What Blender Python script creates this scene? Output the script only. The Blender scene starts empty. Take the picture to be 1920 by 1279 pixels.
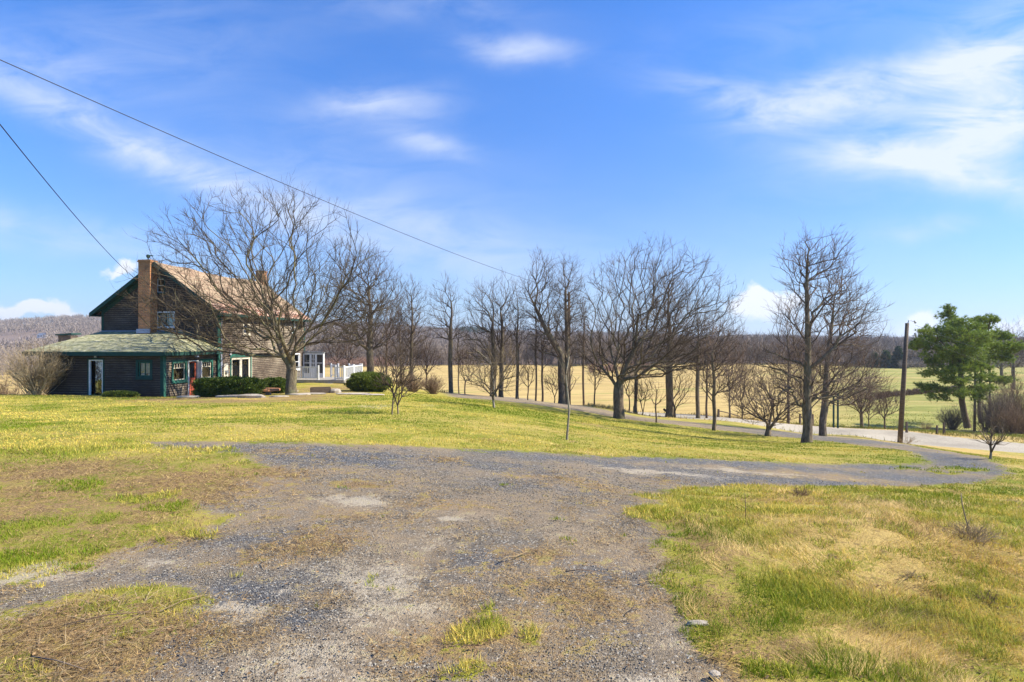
import bpy, math, random
import numpy as np
from mathutils import Vector, Matrix
R_ = math.radians
S = bpy.context.scene
COL = S.collection

# ------------------------------------------------------------ camera
F = 1100.0                      # focal length in photo pixels (photo 1920 wide)
CAMH = 1.7
cam = bpy.data.cameras.new('camera'); camo = bpy.data.objects.new('camera', cam); COL.objects.link(camo)
cam.sensor_width = 36; cam.lens = 36 * F / 1920; cam.clip_start = 0.05; cam.clip_end = 9000
camo.location = (0, 0, CAMH); camo.rotation_euler = (R_(90), 0, 0)
S.camera = camo

# ------------------------------------------------------------ light
SUN_EL, SUN_X, SUN_Y = 43.0, 1.0, -0.04
w = bpy.data.worlds.new('World'); S.world = w; w.use_nodes = True
S.view_settings.view_transform = 'Standard'; S.view_settings.look = 'None'
S.view_settings.gamma = 1; S.view_settings.exposure = 0.98
sl = bpy.data.lights.new('sun', 'SUN'); sl.energy = 5.0; sl.angle = R_(0.5); sl.color = (1, .92, .76)
so = bpy.data.objects.new('sun', sl); COL.objects.link(so)
sv = Vector((SUN_X, SUN_Y, 0)).normalized() * math.cos(R_(SUN_EL)) + Vector((0, 0, math.sin(R_(SUN_EL))))
so.rotation_euler = (-sv).to_track_quat('-Z', 'Y').to_euler()
S.cycles.max_bounces = 6; S.cycles.diffuse_bounces = 2; S.cycles.glossy_bounces = 3
S.cycles.transparent_max_bounces = 8; S.cycles.caustics_reflective = False; S.cycles.caustics_refractive = False

# ------------------------------------------------------------ node helper
class NG:
    def __init__(s, nt): s.nt = nt; s.L = nt.links; nt.nodes.clear()
    def put(s, sock, v):
        if v is None: return
        if isinstance(v, bpy.types.NodeSocket): s.L.new(v, sock)
        elif isinstance(v, (tuple, list)) and hasattr(sock.default_value, '__len__') and len(sock.default_value) == 4 and len(v) == 3:
            sock.default_value = (*v, 1)
        else: sock.default_value = v
    def node(s, t, **kw):
        n = s.nt.nodes.new(t)
        for k, v in kw.items(): setattr(n, k, v)
        return n
    def m(s, op, a, b=None, c=None, clamp=False):
        n = s.node('ShaderNodeMath', operation=op, use_clamp=clamp)
        s.put(n.inputs[0], a); s.put(n.inputs[1], b)
        if c is not None: s.put(n.inputs[2], c)
        return n.outputs[0]
    def mix(s, f, a, b, bt='MIX'):
        n = s.node('ShaderNodeMix', data_type='RGBA', blend_type=bt, clamp_factor=True)
        s.put(n.inputs[0], f); s.put(n.inputs[6], a); s.put(n.inputs[7], b); return n.outputs[2]
    def noise(s, vec, sc, det=4, ro=.55, dist=0, out=0):
        n = s.node('ShaderNodeTexNoise'); s.put(n.inputs['Vector'], vec)
        n.inputs['Scale'].default_value = sc; n.inputs['Detail'].default_value = det
        n.inputs['Roughness'].default_value = ro; n.inputs['Distortion'].default_value = dist
        return n.outputs[out]
    def vor(s, vec, sc, out='Color', feat='F1'):
        n = s.node('ShaderNodeTexVoronoi', feature=feat); s.put(n.inputs['Vector'], vec); n.inputs['Scale'].default_value = sc
        return n.outputs[out]
    def ss(s, v, a, b):
        n = s.node('ShaderNodeMapRange', interpolation_type='SMOOTHSTEP')
        s.put(n.inputs[0], v); n.inputs[1].default_value = a; n.inputs[2].default_value = b; return n.outputs[0]
    def attr(s, name):
        n = s.node('ShaderNodeAttribute', attribute_name=name); return n
    def sep(s, v):
        n = s.node('ShaderNodeSeparateColor'); s.put(n.inputs[0], v); return n.outputs
    def pos(s): return s.node('ShaderNodeNewGeometry').outputs['Position']
    def obj(s): return s.node('ShaderNodeTexCoord').outputs['Object']
    def scale(s, v, sc):
        n = s.node('ShaderNodeVectorMath', operation='MULTIPLY'); s.put(n.inputs[0], v); n.inputs[1].default_value = sc; return n.outputs[0]
    def add(s, a, b):
        n = s.node('ShaderNodeVectorMath', operation='ADD'); s.put(n.inputs[0], a); s.put(n.inputs[1], b); return n.outputs[0]
    def bump(s, h, st=.5, d=.02):
        n = s.node('ShaderNodeBump'); n.inputs['Strength'].default_value = st; n.inputs['Distance'].default_value = d
        s.put(n.inputs['Height'], h); return n.outputs[0]
    def out(s, col, rough=.8, nrm=None, spec=.3, metal=0, **kw):
        p = s.node('ShaderNodeBsdfPrincipled')
        s.put(p.inputs['Base Color'], col); s.put(p.inputs['Roughness'], rough); s.put(p.inputs['Specular IOR Level'], spec)
        s.put(p.inputs['Metallic'], metal)
        if nrm is not None: s.put(p.inputs['Normal'], nrm)
        for k, v in kw.items(): s.put(p.inputs[k], v)
        o = s.node('ShaderNodeOutputMaterial'); s.L.new(p.outputs[0], o.inputs[0]); return p
def mat(name, fn):
    m = bpy.data.materials.new(name); m.use_nodes = True; g = NG(m.node_tree); fn(g); return m

# ------------------------------------------------------------ sky with thin clouds
def build_sky():
    g = NG(w.node_tree)
    sky = g.node('ShaderNodeTexSky', sky_type='NISHITA', sun_disc=False)
    sky.sun_elevation = R_(SUN_EL); sky.sun_rotation = math.atan2(SUN_X, SUN_Y)
    sky.air_density = 1.0; sky.dust_density = .55; sky.ozone_density = 1.6; sky.altitude = 300
    d = g.node('ShaderNodeTexCoord').outputs['Generated']
    sx = g.node('ShaderNodeSeparateXYZ'); g.L.new(d, sx.inputs[0])
    yy = g.m('MAXIMUM', sx.outputs[1], .06)
    u0 = g.m('DIVIDE', sx.outputs[0], yy); v0 = g.m('DIVIDE', sx.outputs[2], yy)
    cv = g.node('ShaderNodeCombineXYZ'); g.put(cv.inputs[0], u0); g.put(cv.inputs[1], v0)
    uv = cv.outputs[0]
    wn = g.sep(g.noise(uv, 2.2, 3, .6, 0, 1))
    wf = g.sep(g.noise(uv, 13, 5, .62, 0, 1))
    def warped(a, b):
        u = g.m('ADD', u0, g.m('ADD', g.m('MULTIPLY', g.m('SUBTRACT', wn[0], .5), a), g.m('MULTIPLY', g.m('SUBTRACT', wf[0], .5), b)))
        v = g.m('ADD', v0, g.m('ADD', g.m('MULTIPLY', g.m('SUBTRACT', wn[1], .5), a), g.m('MULTIPLY', g.m('SUBTRACT', wf[1], .5), b)))
        return u, v
    def blobs(lst, u, v, soft):
        tot = None
        for (px, py, rx, ry, an, st) in lst:
            cu, cvv = (px - 960) / 1100, (640 - py) / 1100; c, s_ = math.cos(R_(an)), math.sin(R_(an))
            du = g.m('SUBTRACT', u, cu); dv = g.m('SUBTRACT', v, cvv)
            a = g.m('MULTIPLY', g.m('ADD', g.m('MULTIPLY', du, c), g.m('MULTIPLY', dv, -s_)), 1100 / rx)
            b = g.m('MULTIPLY', g.m('ADD', g.m('MULTIPLY', du, s_), g.m('MULTIPLY', dv, c)), 1100 / ry)
            r2 = g.m('ADD', g.m('MULTIPLY', a, a), g.m('MULTIPLY', b, b))
            e = g.m('MULTIPLY', g.m('EXPONENT', g.m('MULTIPLY', r2, -soft)), st)
            tot = e if tot is None else g.m('ADD', tot, e)
        return tot
    u, v = warped(.10, .03)
    cir = blobs([(965, 103, 105, 24, 2, .75), (710, 205, 105, 28, -4, .7), (800, 270, 75, 20, 8, .6),
                 (1400, 195, 130, 30, 12, .75), (1560, 185, 170, 40, -12, .75), (1880, 95, 170, 80, -35, .95), (1720, 150, 160, 45, -20, .55),
                 (1790, 275, 260, 55, -10, .85), (1640, 300, 150, 22, 6, .5), (1860, 350, 160, 38, 14, .9), (1900, 200, 160, 60, -20, .7),
                 (1730, 430, 85, 16, 0, .5), (1500, 60, 300, 60, -10, .18),
                 (150, 225, 270, 34, 24, .6), (430, 340, 270, 32, 24, .5), (830, 450, 330, 60, 18, .42), (110, 440, 230, 34, 8, .55),
                 (90, 120, 260, 45, 8, .4), (800, 20, 200, 40, 4, .28), (300, 60, 260, 60, 5, .2), (650, 340, 340, 120, 10, .18), (1300, 500, 500, 80, 0, .10)], u, v, .9)
    wis = g.noise(g.scale(cv.outputs[0], (2.2, 7, 1)), 2.2, 6, .62, .6)
    cir = g.m('MULTIPLY', cir, g.ss(wis, .18, .72), clamp=True)
    uc, vc = warped(.05, .075)
    cum = blobs([(1425, 556, 38, 17, 0, .9), (1400, 576, 36, 18, 0, .8), (1462, 562, 40, 16, 0, .7), (1500, 552, 50, 15, 0, .5), (1450, 590, 80, 26, 0, .55), (1420, 545, 16, 10, 0, .5),
                 (1732, 603, 30, 17, 0, 1), (1730, 625, 36, 14, 0, .7), (238, 502, 34, 13, -12, .95), (205, 515, 26, 10, 0, .6),
                 (70, 576, 40, 13, 0, 1), (25, 588, 60, 14, 0, 1), (110, 590, 60, 12, 0, .9), (1900, 618, 60, 16, 0, .9), (1650, 640, 260, 10, 0, .3)], uc, vc, 1.0)
    cum = g.m('MULTIPLY', g.ss(cum, .20, .85), .9)
    tint = g.mix(1.0, sky.outputs[0], g.mix(g.ss(v0, 0.0, .55), (.66, .98, 1.52), (.50, 1.15, 2.06)), 'MULTIPLY')
    hz = g.m('MULTIPLY', g.m('EXPONENT', g.m('MULTIPLY', g.m('MAXIMUM', v0, 0), -7.5)), .5)
    tint = g.mix(hz, tint, (5.2, 6.5, 8.6))
    c1 = g.mix(g.m('MULTIPLY', cir, .92, clamp=True), tint, (7.2, 7.8, 9.0))
    c2 = g.mix(cum, c1, (8.6, 8.8, 9.3))
    bg = g.node('ShaderNodeBackground'); g.put(bg.inputs[0], c2); bg.inputs[1].default_value = .062
    o = g.node('ShaderNodeOutputWorld'); g.L.new(bg.outputs[0], o.inputs[0])
build_sky()

# ------------------------------------------------------------ helpers
def tag(o, label=None, cat=None, group=None, kind=None):
    if label: o['label'] = label
    if cat: o['category'] = cat
    if group: o['group'] = group
    if kind: o['kind'] = kind
    return o
def empty(name, loc, rz=0):
    o = bpy.data.objects.new(name, None); COL.objects.link(o); o.location = loc; o.rotation_euler = (0, 0, rz); o.empty_display_size = .2
    return o
def mesh_np(name, V, Q=None, T=None, mats=(), smooth=False, cols=None, parent=None, link=True, mi=None):
    V = np.asarray(V, np.float32); me = bpy.data.meshes.new(name)
    nq = 0 if Q is None else len(Q); nt = 0 if T is None else len(T)
    me.vertices.add(len(V)); me.vertices.foreach_set('co', V.ravel())
    me.loops.add(nq * 4 + nt * 3); me.polygons.add(nq + nt)
    idx = []
    if nq: idx.append(np.asarray(Q, np.int32).ravel())
    if nt: idx.append(np.asarray(T, np.int32).ravel())
    me.loops.foreach_set('vertex_index', np.concatenate(idx))
    ls = np.concatenate([np.arange(nq) * 4, nq * 4 + np.arange(nt) * 3]).astype(np.int32)
    me.polygons.foreach_set('loop_start', ls)
    if smooth: me.polygons.foreach_set('use_smooth', np.ones(nq + nt, bool))
    if cols is not None:
        for k, c in cols.items():
            a = me.attributes.new(k, 'FLOAT_COLOR', 'POINT'); a.data.foreach_set('color', np.asarray(c, np.float32).ravel())
    for m in mats: me.materials.append(m)
    if mi is not None: me.polygons.foreach_set('material_index', np.asarray(mi, np.int32))
    me.update(calc_edges=True)
    o = bpy.data.objects.new(name, me)
    if link: COL.objects.link(o)
    if parent: o.parent = parent
    return o
class MB:
    """collects boxes, quads and tubes in one mesh"""
    def __init__(s): s.v = []; s.f = []
    def face(s, *ps):
        b = len(s.v); s.v += [tuple(p) for p in ps]; s.f.append(tuple(range(b, b + len(ps)))); return s
    def hexa(s, p):                 # 8 points: bottom 4, top 4
        b = len(s.v); s.v += [tuple(q) for q in p]
        for f in ((0, 3, 2, 1), (4, 5, 6, 7), (0, 1, 5, 4), (1, 2, 6, 5), (2, 3, 7, 6), (3, 0, 4, 7)): s.f.append(tuple(b + i for i in f))
        return s
    def box(s, x0, x1, y0, y1, z0, z1):
        return s.hexa([(x0, y0, z0), (x1, y0, z0), (x1, y1, z0), (x0, y1, z0), (x0, y0, z1), (x1, y0, z1), (x1, y1, z1), (x0, y1, z1)])
    def tube(s, pts, rad, k=8, cap=True):
        pts = [Vector(p) for p in pts]; n = len(pts)
        rad = rad if hasattr(rad, '__len__') else [rad] * n
        b = len(s.v); ref = None
        for i, p in enumerate(pts):
            t = (pts[min(i + 1, n - 1)] - pts[max(i - 1, 0)]).normalized()
            if ref is None: ref = Vector((1, 0, 0)) if abs(t.x) < .8 else Vector((0, 0, 1))
            a = t.cross(ref).normalized(); c = t.cross(a)
            for j in range(k):
                th = 2 * math.pi * j / k; s.v.append(tuple(p + (a * math.cos(th) + c * math.sin(th)) * rad[i]))
        for i in range(n - 1):
            for j in range(k):
                j2 = (j + 1) % k; s.f.append((b + i * k + j, b + i * k + j2, b + (i + 1) * k + j2, b + (i + 1) * k + j))
        if cap: s.f.append(tuple(b + j for j in range(k))[::-1]); s.f.append(tuple(b + (n - 1) * k + j for j in range(k)))
        return s
    def build(s, name, m, parent=None, smooth=False, bevel=0):
        me = bpy.data.meshes.new(name); me.from_pydata(s.v, [], s.f); me.materials.append(m)
        if smooth:
            for p in me.polygons: p.use_smooth = True
        me.update(); o = bpy.data.objects.new(name, me); COL.objects.link(o)
        if parent: o.parent = parent
        if bevel:
            b = o.modifiers.new('b', 'BEVEL'); b.width = bevel; b.segments = 1; b.limit_method = 'ANGLE'
        return o
def sstep(a, b, x):
    t = np.clip((x - a) / (b - a), 0, 1); return t * t * (3 - 2 * t)
def _hash(ix, iy, seed):
    h = (ix.astype(np.int64) * 374761393 + iy.astype(np.int64) * 668265263 + seed * 974711) & 0xffffffff
    h = ((h ^ (h >> 13)) * 1274126177) & 0xffffffff
    return ((h ^ (h >> 16)) & 0xffff) / 65535.0
def vnoise(x, y, seed=0):
    ix = np.floor(x); iy = np.floor(y); fx = x - ix; fy = y - iy; fx = fx * fx * (3 - 2 * fx); fy = fy * fy * (3 - 2 * fy)
    a = _hash(ix, iy, seed); b = _hash(ix + 1, iy, seed); c = _hash(ix, iy + 1, seed); d = _hash(ix + 1, iy + 1, seed)
    return a + (b - a) * fx + (c - a) * fy + (a - b - c + d) * fx * fy
def fbm(x, y, seed=0, o=4):
    t = 0; a = .5; n = 0
    for i in range(o):
        t = t + a * vnoise(x * 2 ** i, y * 2 ** i, seed + i * 17); n += a; a *= .5
    return t / n

# ------------------------------------------------------------ terrain height
# points of the plot surveyed from the photograph: column, row, distance in metres
CP = [(0,1279,2.93),(960,1279,2.93),(1920,1279,3.05),(0,1000,5.2),(960,1000,5.25),(1300,1000,5.5),(1920,1000,6.2),(1600,1100,4.5),
      (1920,950,7.8),(1280,912,8.9),(1675,912,10.6),(1878,889,13),(1833,903,12),(1734,869,14.6),(1793,853,16.5),(1714,838,21),(1675,842,20.5),(1600,822,28.5),(1556,827,26),
      (1513,832,26.5),(1513,819,31),(1450,810,33.5),(1440,818,31),(1340,808,33),(1300,795,37),(1200,785,38),(1230,793,35),(1160,786,36),(1000,752,43.5),(840,740,45),(926,765,28),
      (1200,858,12),(1400,864,12.4),(1000,848,11.2),(800,838,10.5),(600,830,10),(400,828,9.8),(200,824,9.9),(0,822,10),(0,780,16.3),(500,780,16.6),(1000,790,22),(740,770,19),(1300,830,20),
      (-200,770,18.5),(0,741,30),(110,741,30.8),(305,745,30),(410,739,34.5),(547,743,30),(570,719,45),(670,716,44),(730,739,33),(480,742,31),(630,722,41),(200,738,33),
      (1690,831,42),(1920,850,38),(1920,832,42.5),(1690,808,48),(1800,841,39.5),(1800,821,45.5),(1600,817,43),(1600,804,49),(1500,812,43),(1500,797,49.5),(1400,794,43.5),(1400,787,49.7),(1300,786,44),(1300,778,50),(1200,778,46.5),(1200,773,50.5),(1400,804,38),(1500,814,38),(1300,793,40),(1200,782,42),
      (1920,872,20),(1857,862,24),(1400,800,41),(940,745,47),(1060,758,46),(1145,765,46.5),(860,738,48),(770,731,50),(700,709,50)]
XYZ = [((px-960)/F*y, y, CAMH-(py-640)/F*y) for px, py, y in CP]
XYZ += [(0,0,0),(-6,0,.02),(8,0,-.12),(0,-8,0),(-15,-5,.1),(18,-4,-.7),(-20,6,.1),(22,10,-2.0),(30,20,-3.9),(-27.5,41,-2.6),(-25,46,-2.7),(-32,36,-2.6),(-40,32,-3.6),(-26,55,-5),
        (-15,58,-4.6),(-5,60,-6.2),(0,53,-4.2),(6,54,-5.5),(-10,54,-3.2),(-5,52,-3.3),(14,56,-6.2),(30,54,-6.3),(45,50,-6.6),(50,38,-6.2),(22,60,-6.9),(5,66,-7.4),(-60,20,-3),(-14,49,-2.2)]
P3 = np.array(XYZ, float)
def _tps(r): return np.where(r > 1e-9, r * r * np.log(np.maximum(r, 1e-9)), 0)
_n = len(P3); _K = _tps(np.linalg.norm(P3[:, None, :2] - P3[None, :, :2], axis=2)) + np.eye(_n) * .5
_A = np.zeros((_n + 3, _n + 3)); _A[:_n, :_n] = _K; _A[:_n, _n] = 1; _A[:_n, _n+1:] = P3[:, :2]; _A[_n, :_n] = 1; _A[_n+1:, :_n] = P3[:, :2].T
_W = np.linalg.solve(_A, np.concatenate([P3[:, 2], [0, 0, 0]]))
RIDGE = np.array([(-400,604,900),(0,601,900),(100,594,900),(190,591,900),(400,594,950),(600,604,1000),(700,606,1100),(800,613,1200),(870,618,1200),(1000,621,1250),(1200,623,1300),(1300,631,1500),(1400,629,1500),(1500,630,1500),(1650,634,1600),(1750,632,1400),(1920,634,1300),(2400,628,1200)], float)
def heights(X, Y):
    X = np.asarray(X, float); Y = np.asarray(Y, float); shp = X.shape; x = X.ravel(); y = Y.ravel()
    z = np.empty_like(x)
    near = (y < 90) & (np.abs(x) < 120)
    z[:] = 0
    xi, yi = x[near], y[near]; o = np.zeros(len(xi))
    for i in range(0, len(xi), 40000):
        a = np.stack([np.clip(xi[i:i+40000], -60, 60), np.clip(yi[i:i+40000], -8, 66)], 1)
        r = np.linalg.norm(a[:, None, :] - P3[None, :, :2], axis=2)
        o[i:i+40000] = _tps(r) @ _W[:_n] + _W[_n] + a @ _W[_n+1:]
    z[near] = o
    u = x / np.maximum(y, 30)
    px = 960 + 1100 * u; Yr = np.interp(px, RIDGE[:, 0], RIDGE[:, 2]); pr = np.interp(px, RIDGE[:, 0], RIDGE[:, 1])
    zr = CAMH + (640 - pr) / 1100 * Yr - 9
    base = -8.2 + 1.2 * sstep(-.1, .6, u) - 1.2 * sstep(.2, .7, -u)
    t = sstep(0, 1, (y - 330) / np.maximum(Yr - 330, 1)) * .6 + .4 * np.clip((y - 330) / (Yr - 330), 0, 1)
    zf = base + (zr - base) * t + (fbm(x / 70, y / 70, 3) - .5) * 2.6 * sstep(70, 160, y) - 25 * sstep(1, 1.6, y / Yr)
    zf = zf + 1.5 * sstep(.35, .7, u) * np.exp(-((y - 130) / 45) ** 2) * (y > 60)
    wgt = np.maximum(sstep(52, 82, y), sstep(34, 60, -x)); wgt = np.maximum(wgt, sstep(52, 90, x)); wgt = np.where(near, wgt, 1)
    z = z * (1 - wgt) + zf * wgt
    z = z + .20 * np.exp(-((x - 3.6 - .35 * (y - 5.8)) / 1.5) ** 2 - ((y - 5.6) / 1.5) ** 2) + .07 * np.exp(-((x + 3.1) / .9) ** 2 - ((y - 3.6) / .5) ** 2)
    return z.reshape(shp)
def micro(X, Y):                     # small unevenness of the soil
    return (fbm(X / .9, Y / .9, 5, 4) - .5) * .05 * np.clip(1.5 - Y / 40, 0, 1)
def H(x, y): return float(heights(np.array([x]), np.array([y]))[0])
def hit(px, py, ymin=2.0, ymax=400):
    """where the line of sight of a photograph point meets the ground"""
    ys = np.exp(np.linspace(math.log(ymin), math.log(ymax), 1500)); xs = (px - 960) / F * ys; zs = CAMH - (py - 640) / F * ys
    d = zs - heights(xs, ys); i = np.argmax(d < 0)
    if d[i] >= 0: i = len(ys) - 1
    if i > 0: t = d[i-1] / (d[i-1] - d[i] + 1e-12); y = ys[i-1] + (ys[i] - ys[i-1]) * t
    else: y = ys[0]
    x = (px - 960) / F * y
    return x, y, H(x, y)

# ------------------------------------------------------------ ground zones
def wpoly(pts, ymin=2.0): return np.array([hit(px, py, ymin)[:2] for px, py in pts])
def sdf(poly, X, Y):                 # positive inside
    x = X.ravel(); y = Y.ravel(); d = np.full(len(x), 1e9); ins = np.zeros(len(x), bool); n = len(poly)
    for i in range(n):
        ax, ay = poly[i]; bx, by = poly[(i+1) % n]; ex, ey = bx-ax, by-ay
        t = np.clip(((x-ax)*ex + (y-ay)*ey) / (ex*ex+ey*ey+1e-12), 0, 1)
        d = np.minimum(d, np.hypot(x-ax-t*ex, y-ay-t*ey))
        c = ((ay > y) != (by > y)); ins ^= c & (x < (bx-ax) * (y-ay) / (by-ay+1e-20) + ax)
    return np.where(ins, d, -d).reshape(X.shape)
DRIVE = wpoly([(270,828),(400,829),(600,832),(800,839),(1000,848),(1200,857),(1400,864),(1600,870),(1700,871),(1734,868),(1725,856),(1675,843),(1600,834),(1556,828)])
LANE_NEAR = [(1500,822),(1400,812),(1300,801),(1200,790),(1100,773),(1000,759),(920,750),(845,745)]
LANE_FAR = [(835,739),(920,742),(1000,749),(1100,762),(1200,782),(1300,792),(1400,803),(1500,813)]
D2 = wpoly([(1600,821),(1714,836),(1800,850),(1866,867),(1896,888),(1845,905),(1675,912),(1500,913),(1397,912),(1290,914),(1240,926),(1222,950),(1235,1010),(1270,1100),(1310,1180),(1330,1260)])
D3 = np.array([(1.1, 2.4), (1.3, -8), (-4.5, -8), (-2.2, 2.6)])
D4 = wpoly([(215,1240),(290,1170),(315,1130),(250,1112),(150,1125),(0,1150)])
D5 = np.array([(-6.5, 3.8), (-6.8, 4.4)])
D6 = wpoly([(0,1090),(130,1065),(220,1035),(300,1000),(420,965),(360,925),(480,885),(455,852),(300,842)])
LN = wpoly(LANE_NEAR, 24); LF = wpoly(LANE_FAR, 30)
DRV = np.concatenate([DRIVE, LN, LF, D2, D3, D4, D5, D6])
# the paved road
RD = np.array([((px - 960) / F * y, y) for px, y in [(1920,38),(1800,39.5),(1690,42),(1600,43),(1500,43),(1400,43.5),(1300,44),(1200,46.5),(1200,50.5),(1300,50),(1400,49.7),(1500,49.5),(1600,49),(1690,48),(1800,45.5),(1920,42.5)]])
ROAD = np.concatenate([[[70., 28.]], RD[:8], [[0, 52], [0, 55]], RD[8:], [[70., 35.]]])
BL = []                              # patches: kind, centre and half extents on the ground
def patch(kind, px, py, rx, ry, st=1.0):
    x, y, _ = hit(px, py); ya = hit(px, min(py + ry, 1400))[1]; yb = hit(px, py - ry)[1]
    BL.append((kind, x, y, max(rx * y / F, .05), max((yb - ya) / 2, .05), st))
for a in [('brown',140,880,200,28,.9),('brown',330,905,170,30,1),('brown',60,930,150,30,.8),('brown',480,885,120,14,.8),('brown',600,1015,70,25,.9),('brown',180,980,160,25,.7),
          ('brown',100,1190,190,60,1),('brown',250,1130,60,22,.6),('brown',900,1180,200,60,.75),('brown',1000,1040,110,28,.6),('brown',680,905,60,8,.9),('brown',480,1045,80,15,.5),
          ('brown',1330,1020,60,60,.8),('brown',1450,1230,170,40,.6),('brown',1330,1130,60,50,.6),('brown',840,863,40,5,.9),('brown',1120,910,90,12,.5),('brown',800,940,140,14,.5),('brown',1060,900,90,10,.5),
          ('brown',640,1120,160,50,.3),('brown',40,850,80,7,.8),('brown',540,845,60,8,.7),('brown',1250,900,60,8,.5),('brown',1530,893,160,5,.6),('brown',820,1250,300,30,.5),
          ('brown',1110,797,50,4,.8),('brown',1065,828,24,3,.6),
          ('sand',680,935,75,10,1),('sand',850,970,22,6,.9),('sand',430,1145,70,10,1),('sand',425,1165,28,9,1),('sand',520,1112,18,5,.9),('sand',700,1090,110,35,.75),('sand',560,1230,170,50,.65),('sand',1250,885,110,4,1),
          ('sand',1420,884,160,3,.8),('sand',80,1068,110,16,.9),('sand',40,1150,60,16,.6),('sand',320,1045,50,8,.7),('sand',1250,1260,70,22,.7),('sand',610,1190,70,10,.6),('sand',640,1060,120,30,.4),
          ('sand',1110,1000,130,40,.3),('sand',705,762,30,4,.6),('sand',800,760,24,3,.6),
          ('green',140,915,50,10,1),('green',270,933,45,9,1),('green',190,972,40,9,1),('green',40,990,50,22,.8),('green',30,1050,60,22,1),('green',160,1035,24,10,1),('green',165,1062,24,8,.8),
          ('green',300,950,50,6,.9),('green',900,1180,45,18,1),('green',930,1140,30,10,.7),('green',1010,1200,26,10,.6),('green',880,1250,40,18,.8),('green',60,845,110,10,.8),('green',200,838,90,6,.6),('green',380,842,90,5,.7),
          ('green',375,992,35,8,.7),('green',170,1150,60,20,.3),('green',60,1262,60,12,.8),('green',230,1185,20,8,.6),('green',1790,876,40,5,.9),('green',1740,884,60,2.2,.8),('green',1640,860,60,3,.0),
          ('green',1700,1160,120,25,.8),('green',1500,1120,120,40,.6),('green',1470,1180,60,20,.6),('green',1850,1130,70,22,.7),('green',1560,1250,90,20,.5),('green',310,1010,30,6,.5),('green',650,772,120,5,.5),('green',950,765,200,8,.8),
          ('straw',1560,945,130,14,.9),('straw',1660,985,160,22,1),('straw',1780,1040,190,40,1),('straw',1550,1010,110,22,.7),('straw',1750,1080,180,40,.8),('straw',1850,870,60,8,1),('straw',1900,940,60,14,.6),('straw',1900,1220,120,40,.9),
          ('straw',1650,1220,160,30,.9),('straw',450,800,300,6,.5),('straw',1100,815,260,6,.45),('straw',300,815,260,5,.4),('straw',1790,845,90,5,.9),('straw',1400,850,260,5,.4),('straw',1900,1120,60,30,.7),('straw',600,765,60,4,.7),('straw',500,748,110,5,.8),
          ('dark',640,860,170,12,1),('dark',430,1120,120,50,1),('dark',350,1215,90,50,.8),('dark',520,1160,90,30,.8),('dark',470,1010,120,20,.7),('dark',1100,865,300,7,.9),('dark',1500,900,340,8,.9),('dark',900,1050,90,30,.6),
          ('dark',1110,1070,80,26,.6),('dark',1600,874,120,3,.8),('dark',300,1070,90,12,.6),('dark',560,1080,80,20,.5)]:
    patch(*a)
for a in [('brown',250,900,330,55,.55),('brown',120,1000,260,60,.45),('brown',700,960,260,40,.35),('brown',900,1120,350,90,.35),('straw',150,960,200,40,.45),('brown',1180,1050,120,90,.35),('straw',1450,1060,200,60,.4),('straw',1500,1180,240,60,.35),('straw',1700,1010,260,50,.9),('straw',1780,1100,200,50,.8),('straw',1560,980,160,24,.7),('straw',1800,1200,200,40,.6),('brown',1150,950,120,30,.3),('brown',180,1200,280,70,.85),('brown',60,970,160,60,.75),('brown',250,950,160,40,.6),('brown',330,1000,80,30,.6),('dark',1830,872,60,14,1),('dark',1760,858,60,8,1),('dark',1870,885,40,12,1),('brown',1090,1110,180,60,.5),('brown',560,1030,90,22,.7),('sand',600,1260,200,40,.5),('sand',760,1120,120,40,.5),('brown',760,1200,120,40,.5),('sand',620,930,60,5,.6),('sand',450,1160,50,14,.8),('brown',560,750,60,4,.8),('brown',300,935,120,20,.9),('brown',60,890,120,16,.9),('brown',330,749,70,4,1),('brown',430,753,110,4,.9),('brown',560,745,70,5,.9),('brown',620,730,70,8,.8),('straw',590,738,90,8,.6),('brown',500,737,60,6,.9),
          ('dark',700,850,420,7,1),('dark',1250,862,420,5,1),('dark',1250,897,120,7,.8),('dark',1480,900,280,7,1),('dark',1700,895,160,8,1),('dark',1650,870,90,2.5,1),('dark',1840,885,40,10,1),('dark',1780,862,60,8,1),('dark',1700,846,60,5,1),('dark',1620,828,80,4,1),('dark',1740,852,60,7,1),('dark',1810,868,50,10,1),('dark',1500,817,90,4,.7),('dark',1400,866,340,5,1),('dark',1650,876,120,5,1),('dark',1000,910,160,14,.5),('dark',900,870,260,12,.7),
          ('sand',640,1235,120,40,.45),('sand',690,1160,90,36,.5),('sand',735,1085,80,30,.5),('sand',800,1010,70,18,.4),('sand',880,960,90,12,.35),('sand',1270,1180,60,50,.35),('sand',1200,1060,60,36,.3),('sand',1120,985,70,16,.3),('sand',1010,1200,60,60,.25),
          ('green',1380,1000,110,22,.6),('green',1420,960,70,10,.6),('green',1600,1240,70,20,.7),('green',1350,1180,40,24,.4),('green',1840,1190,90,26,.6),('green',1660,1060,50,8,.4)]: patch(*a)
KI = {'brown': 0, 'sand': 1, 'green': 2, 'straw': 3, 'dark': 4}
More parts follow.
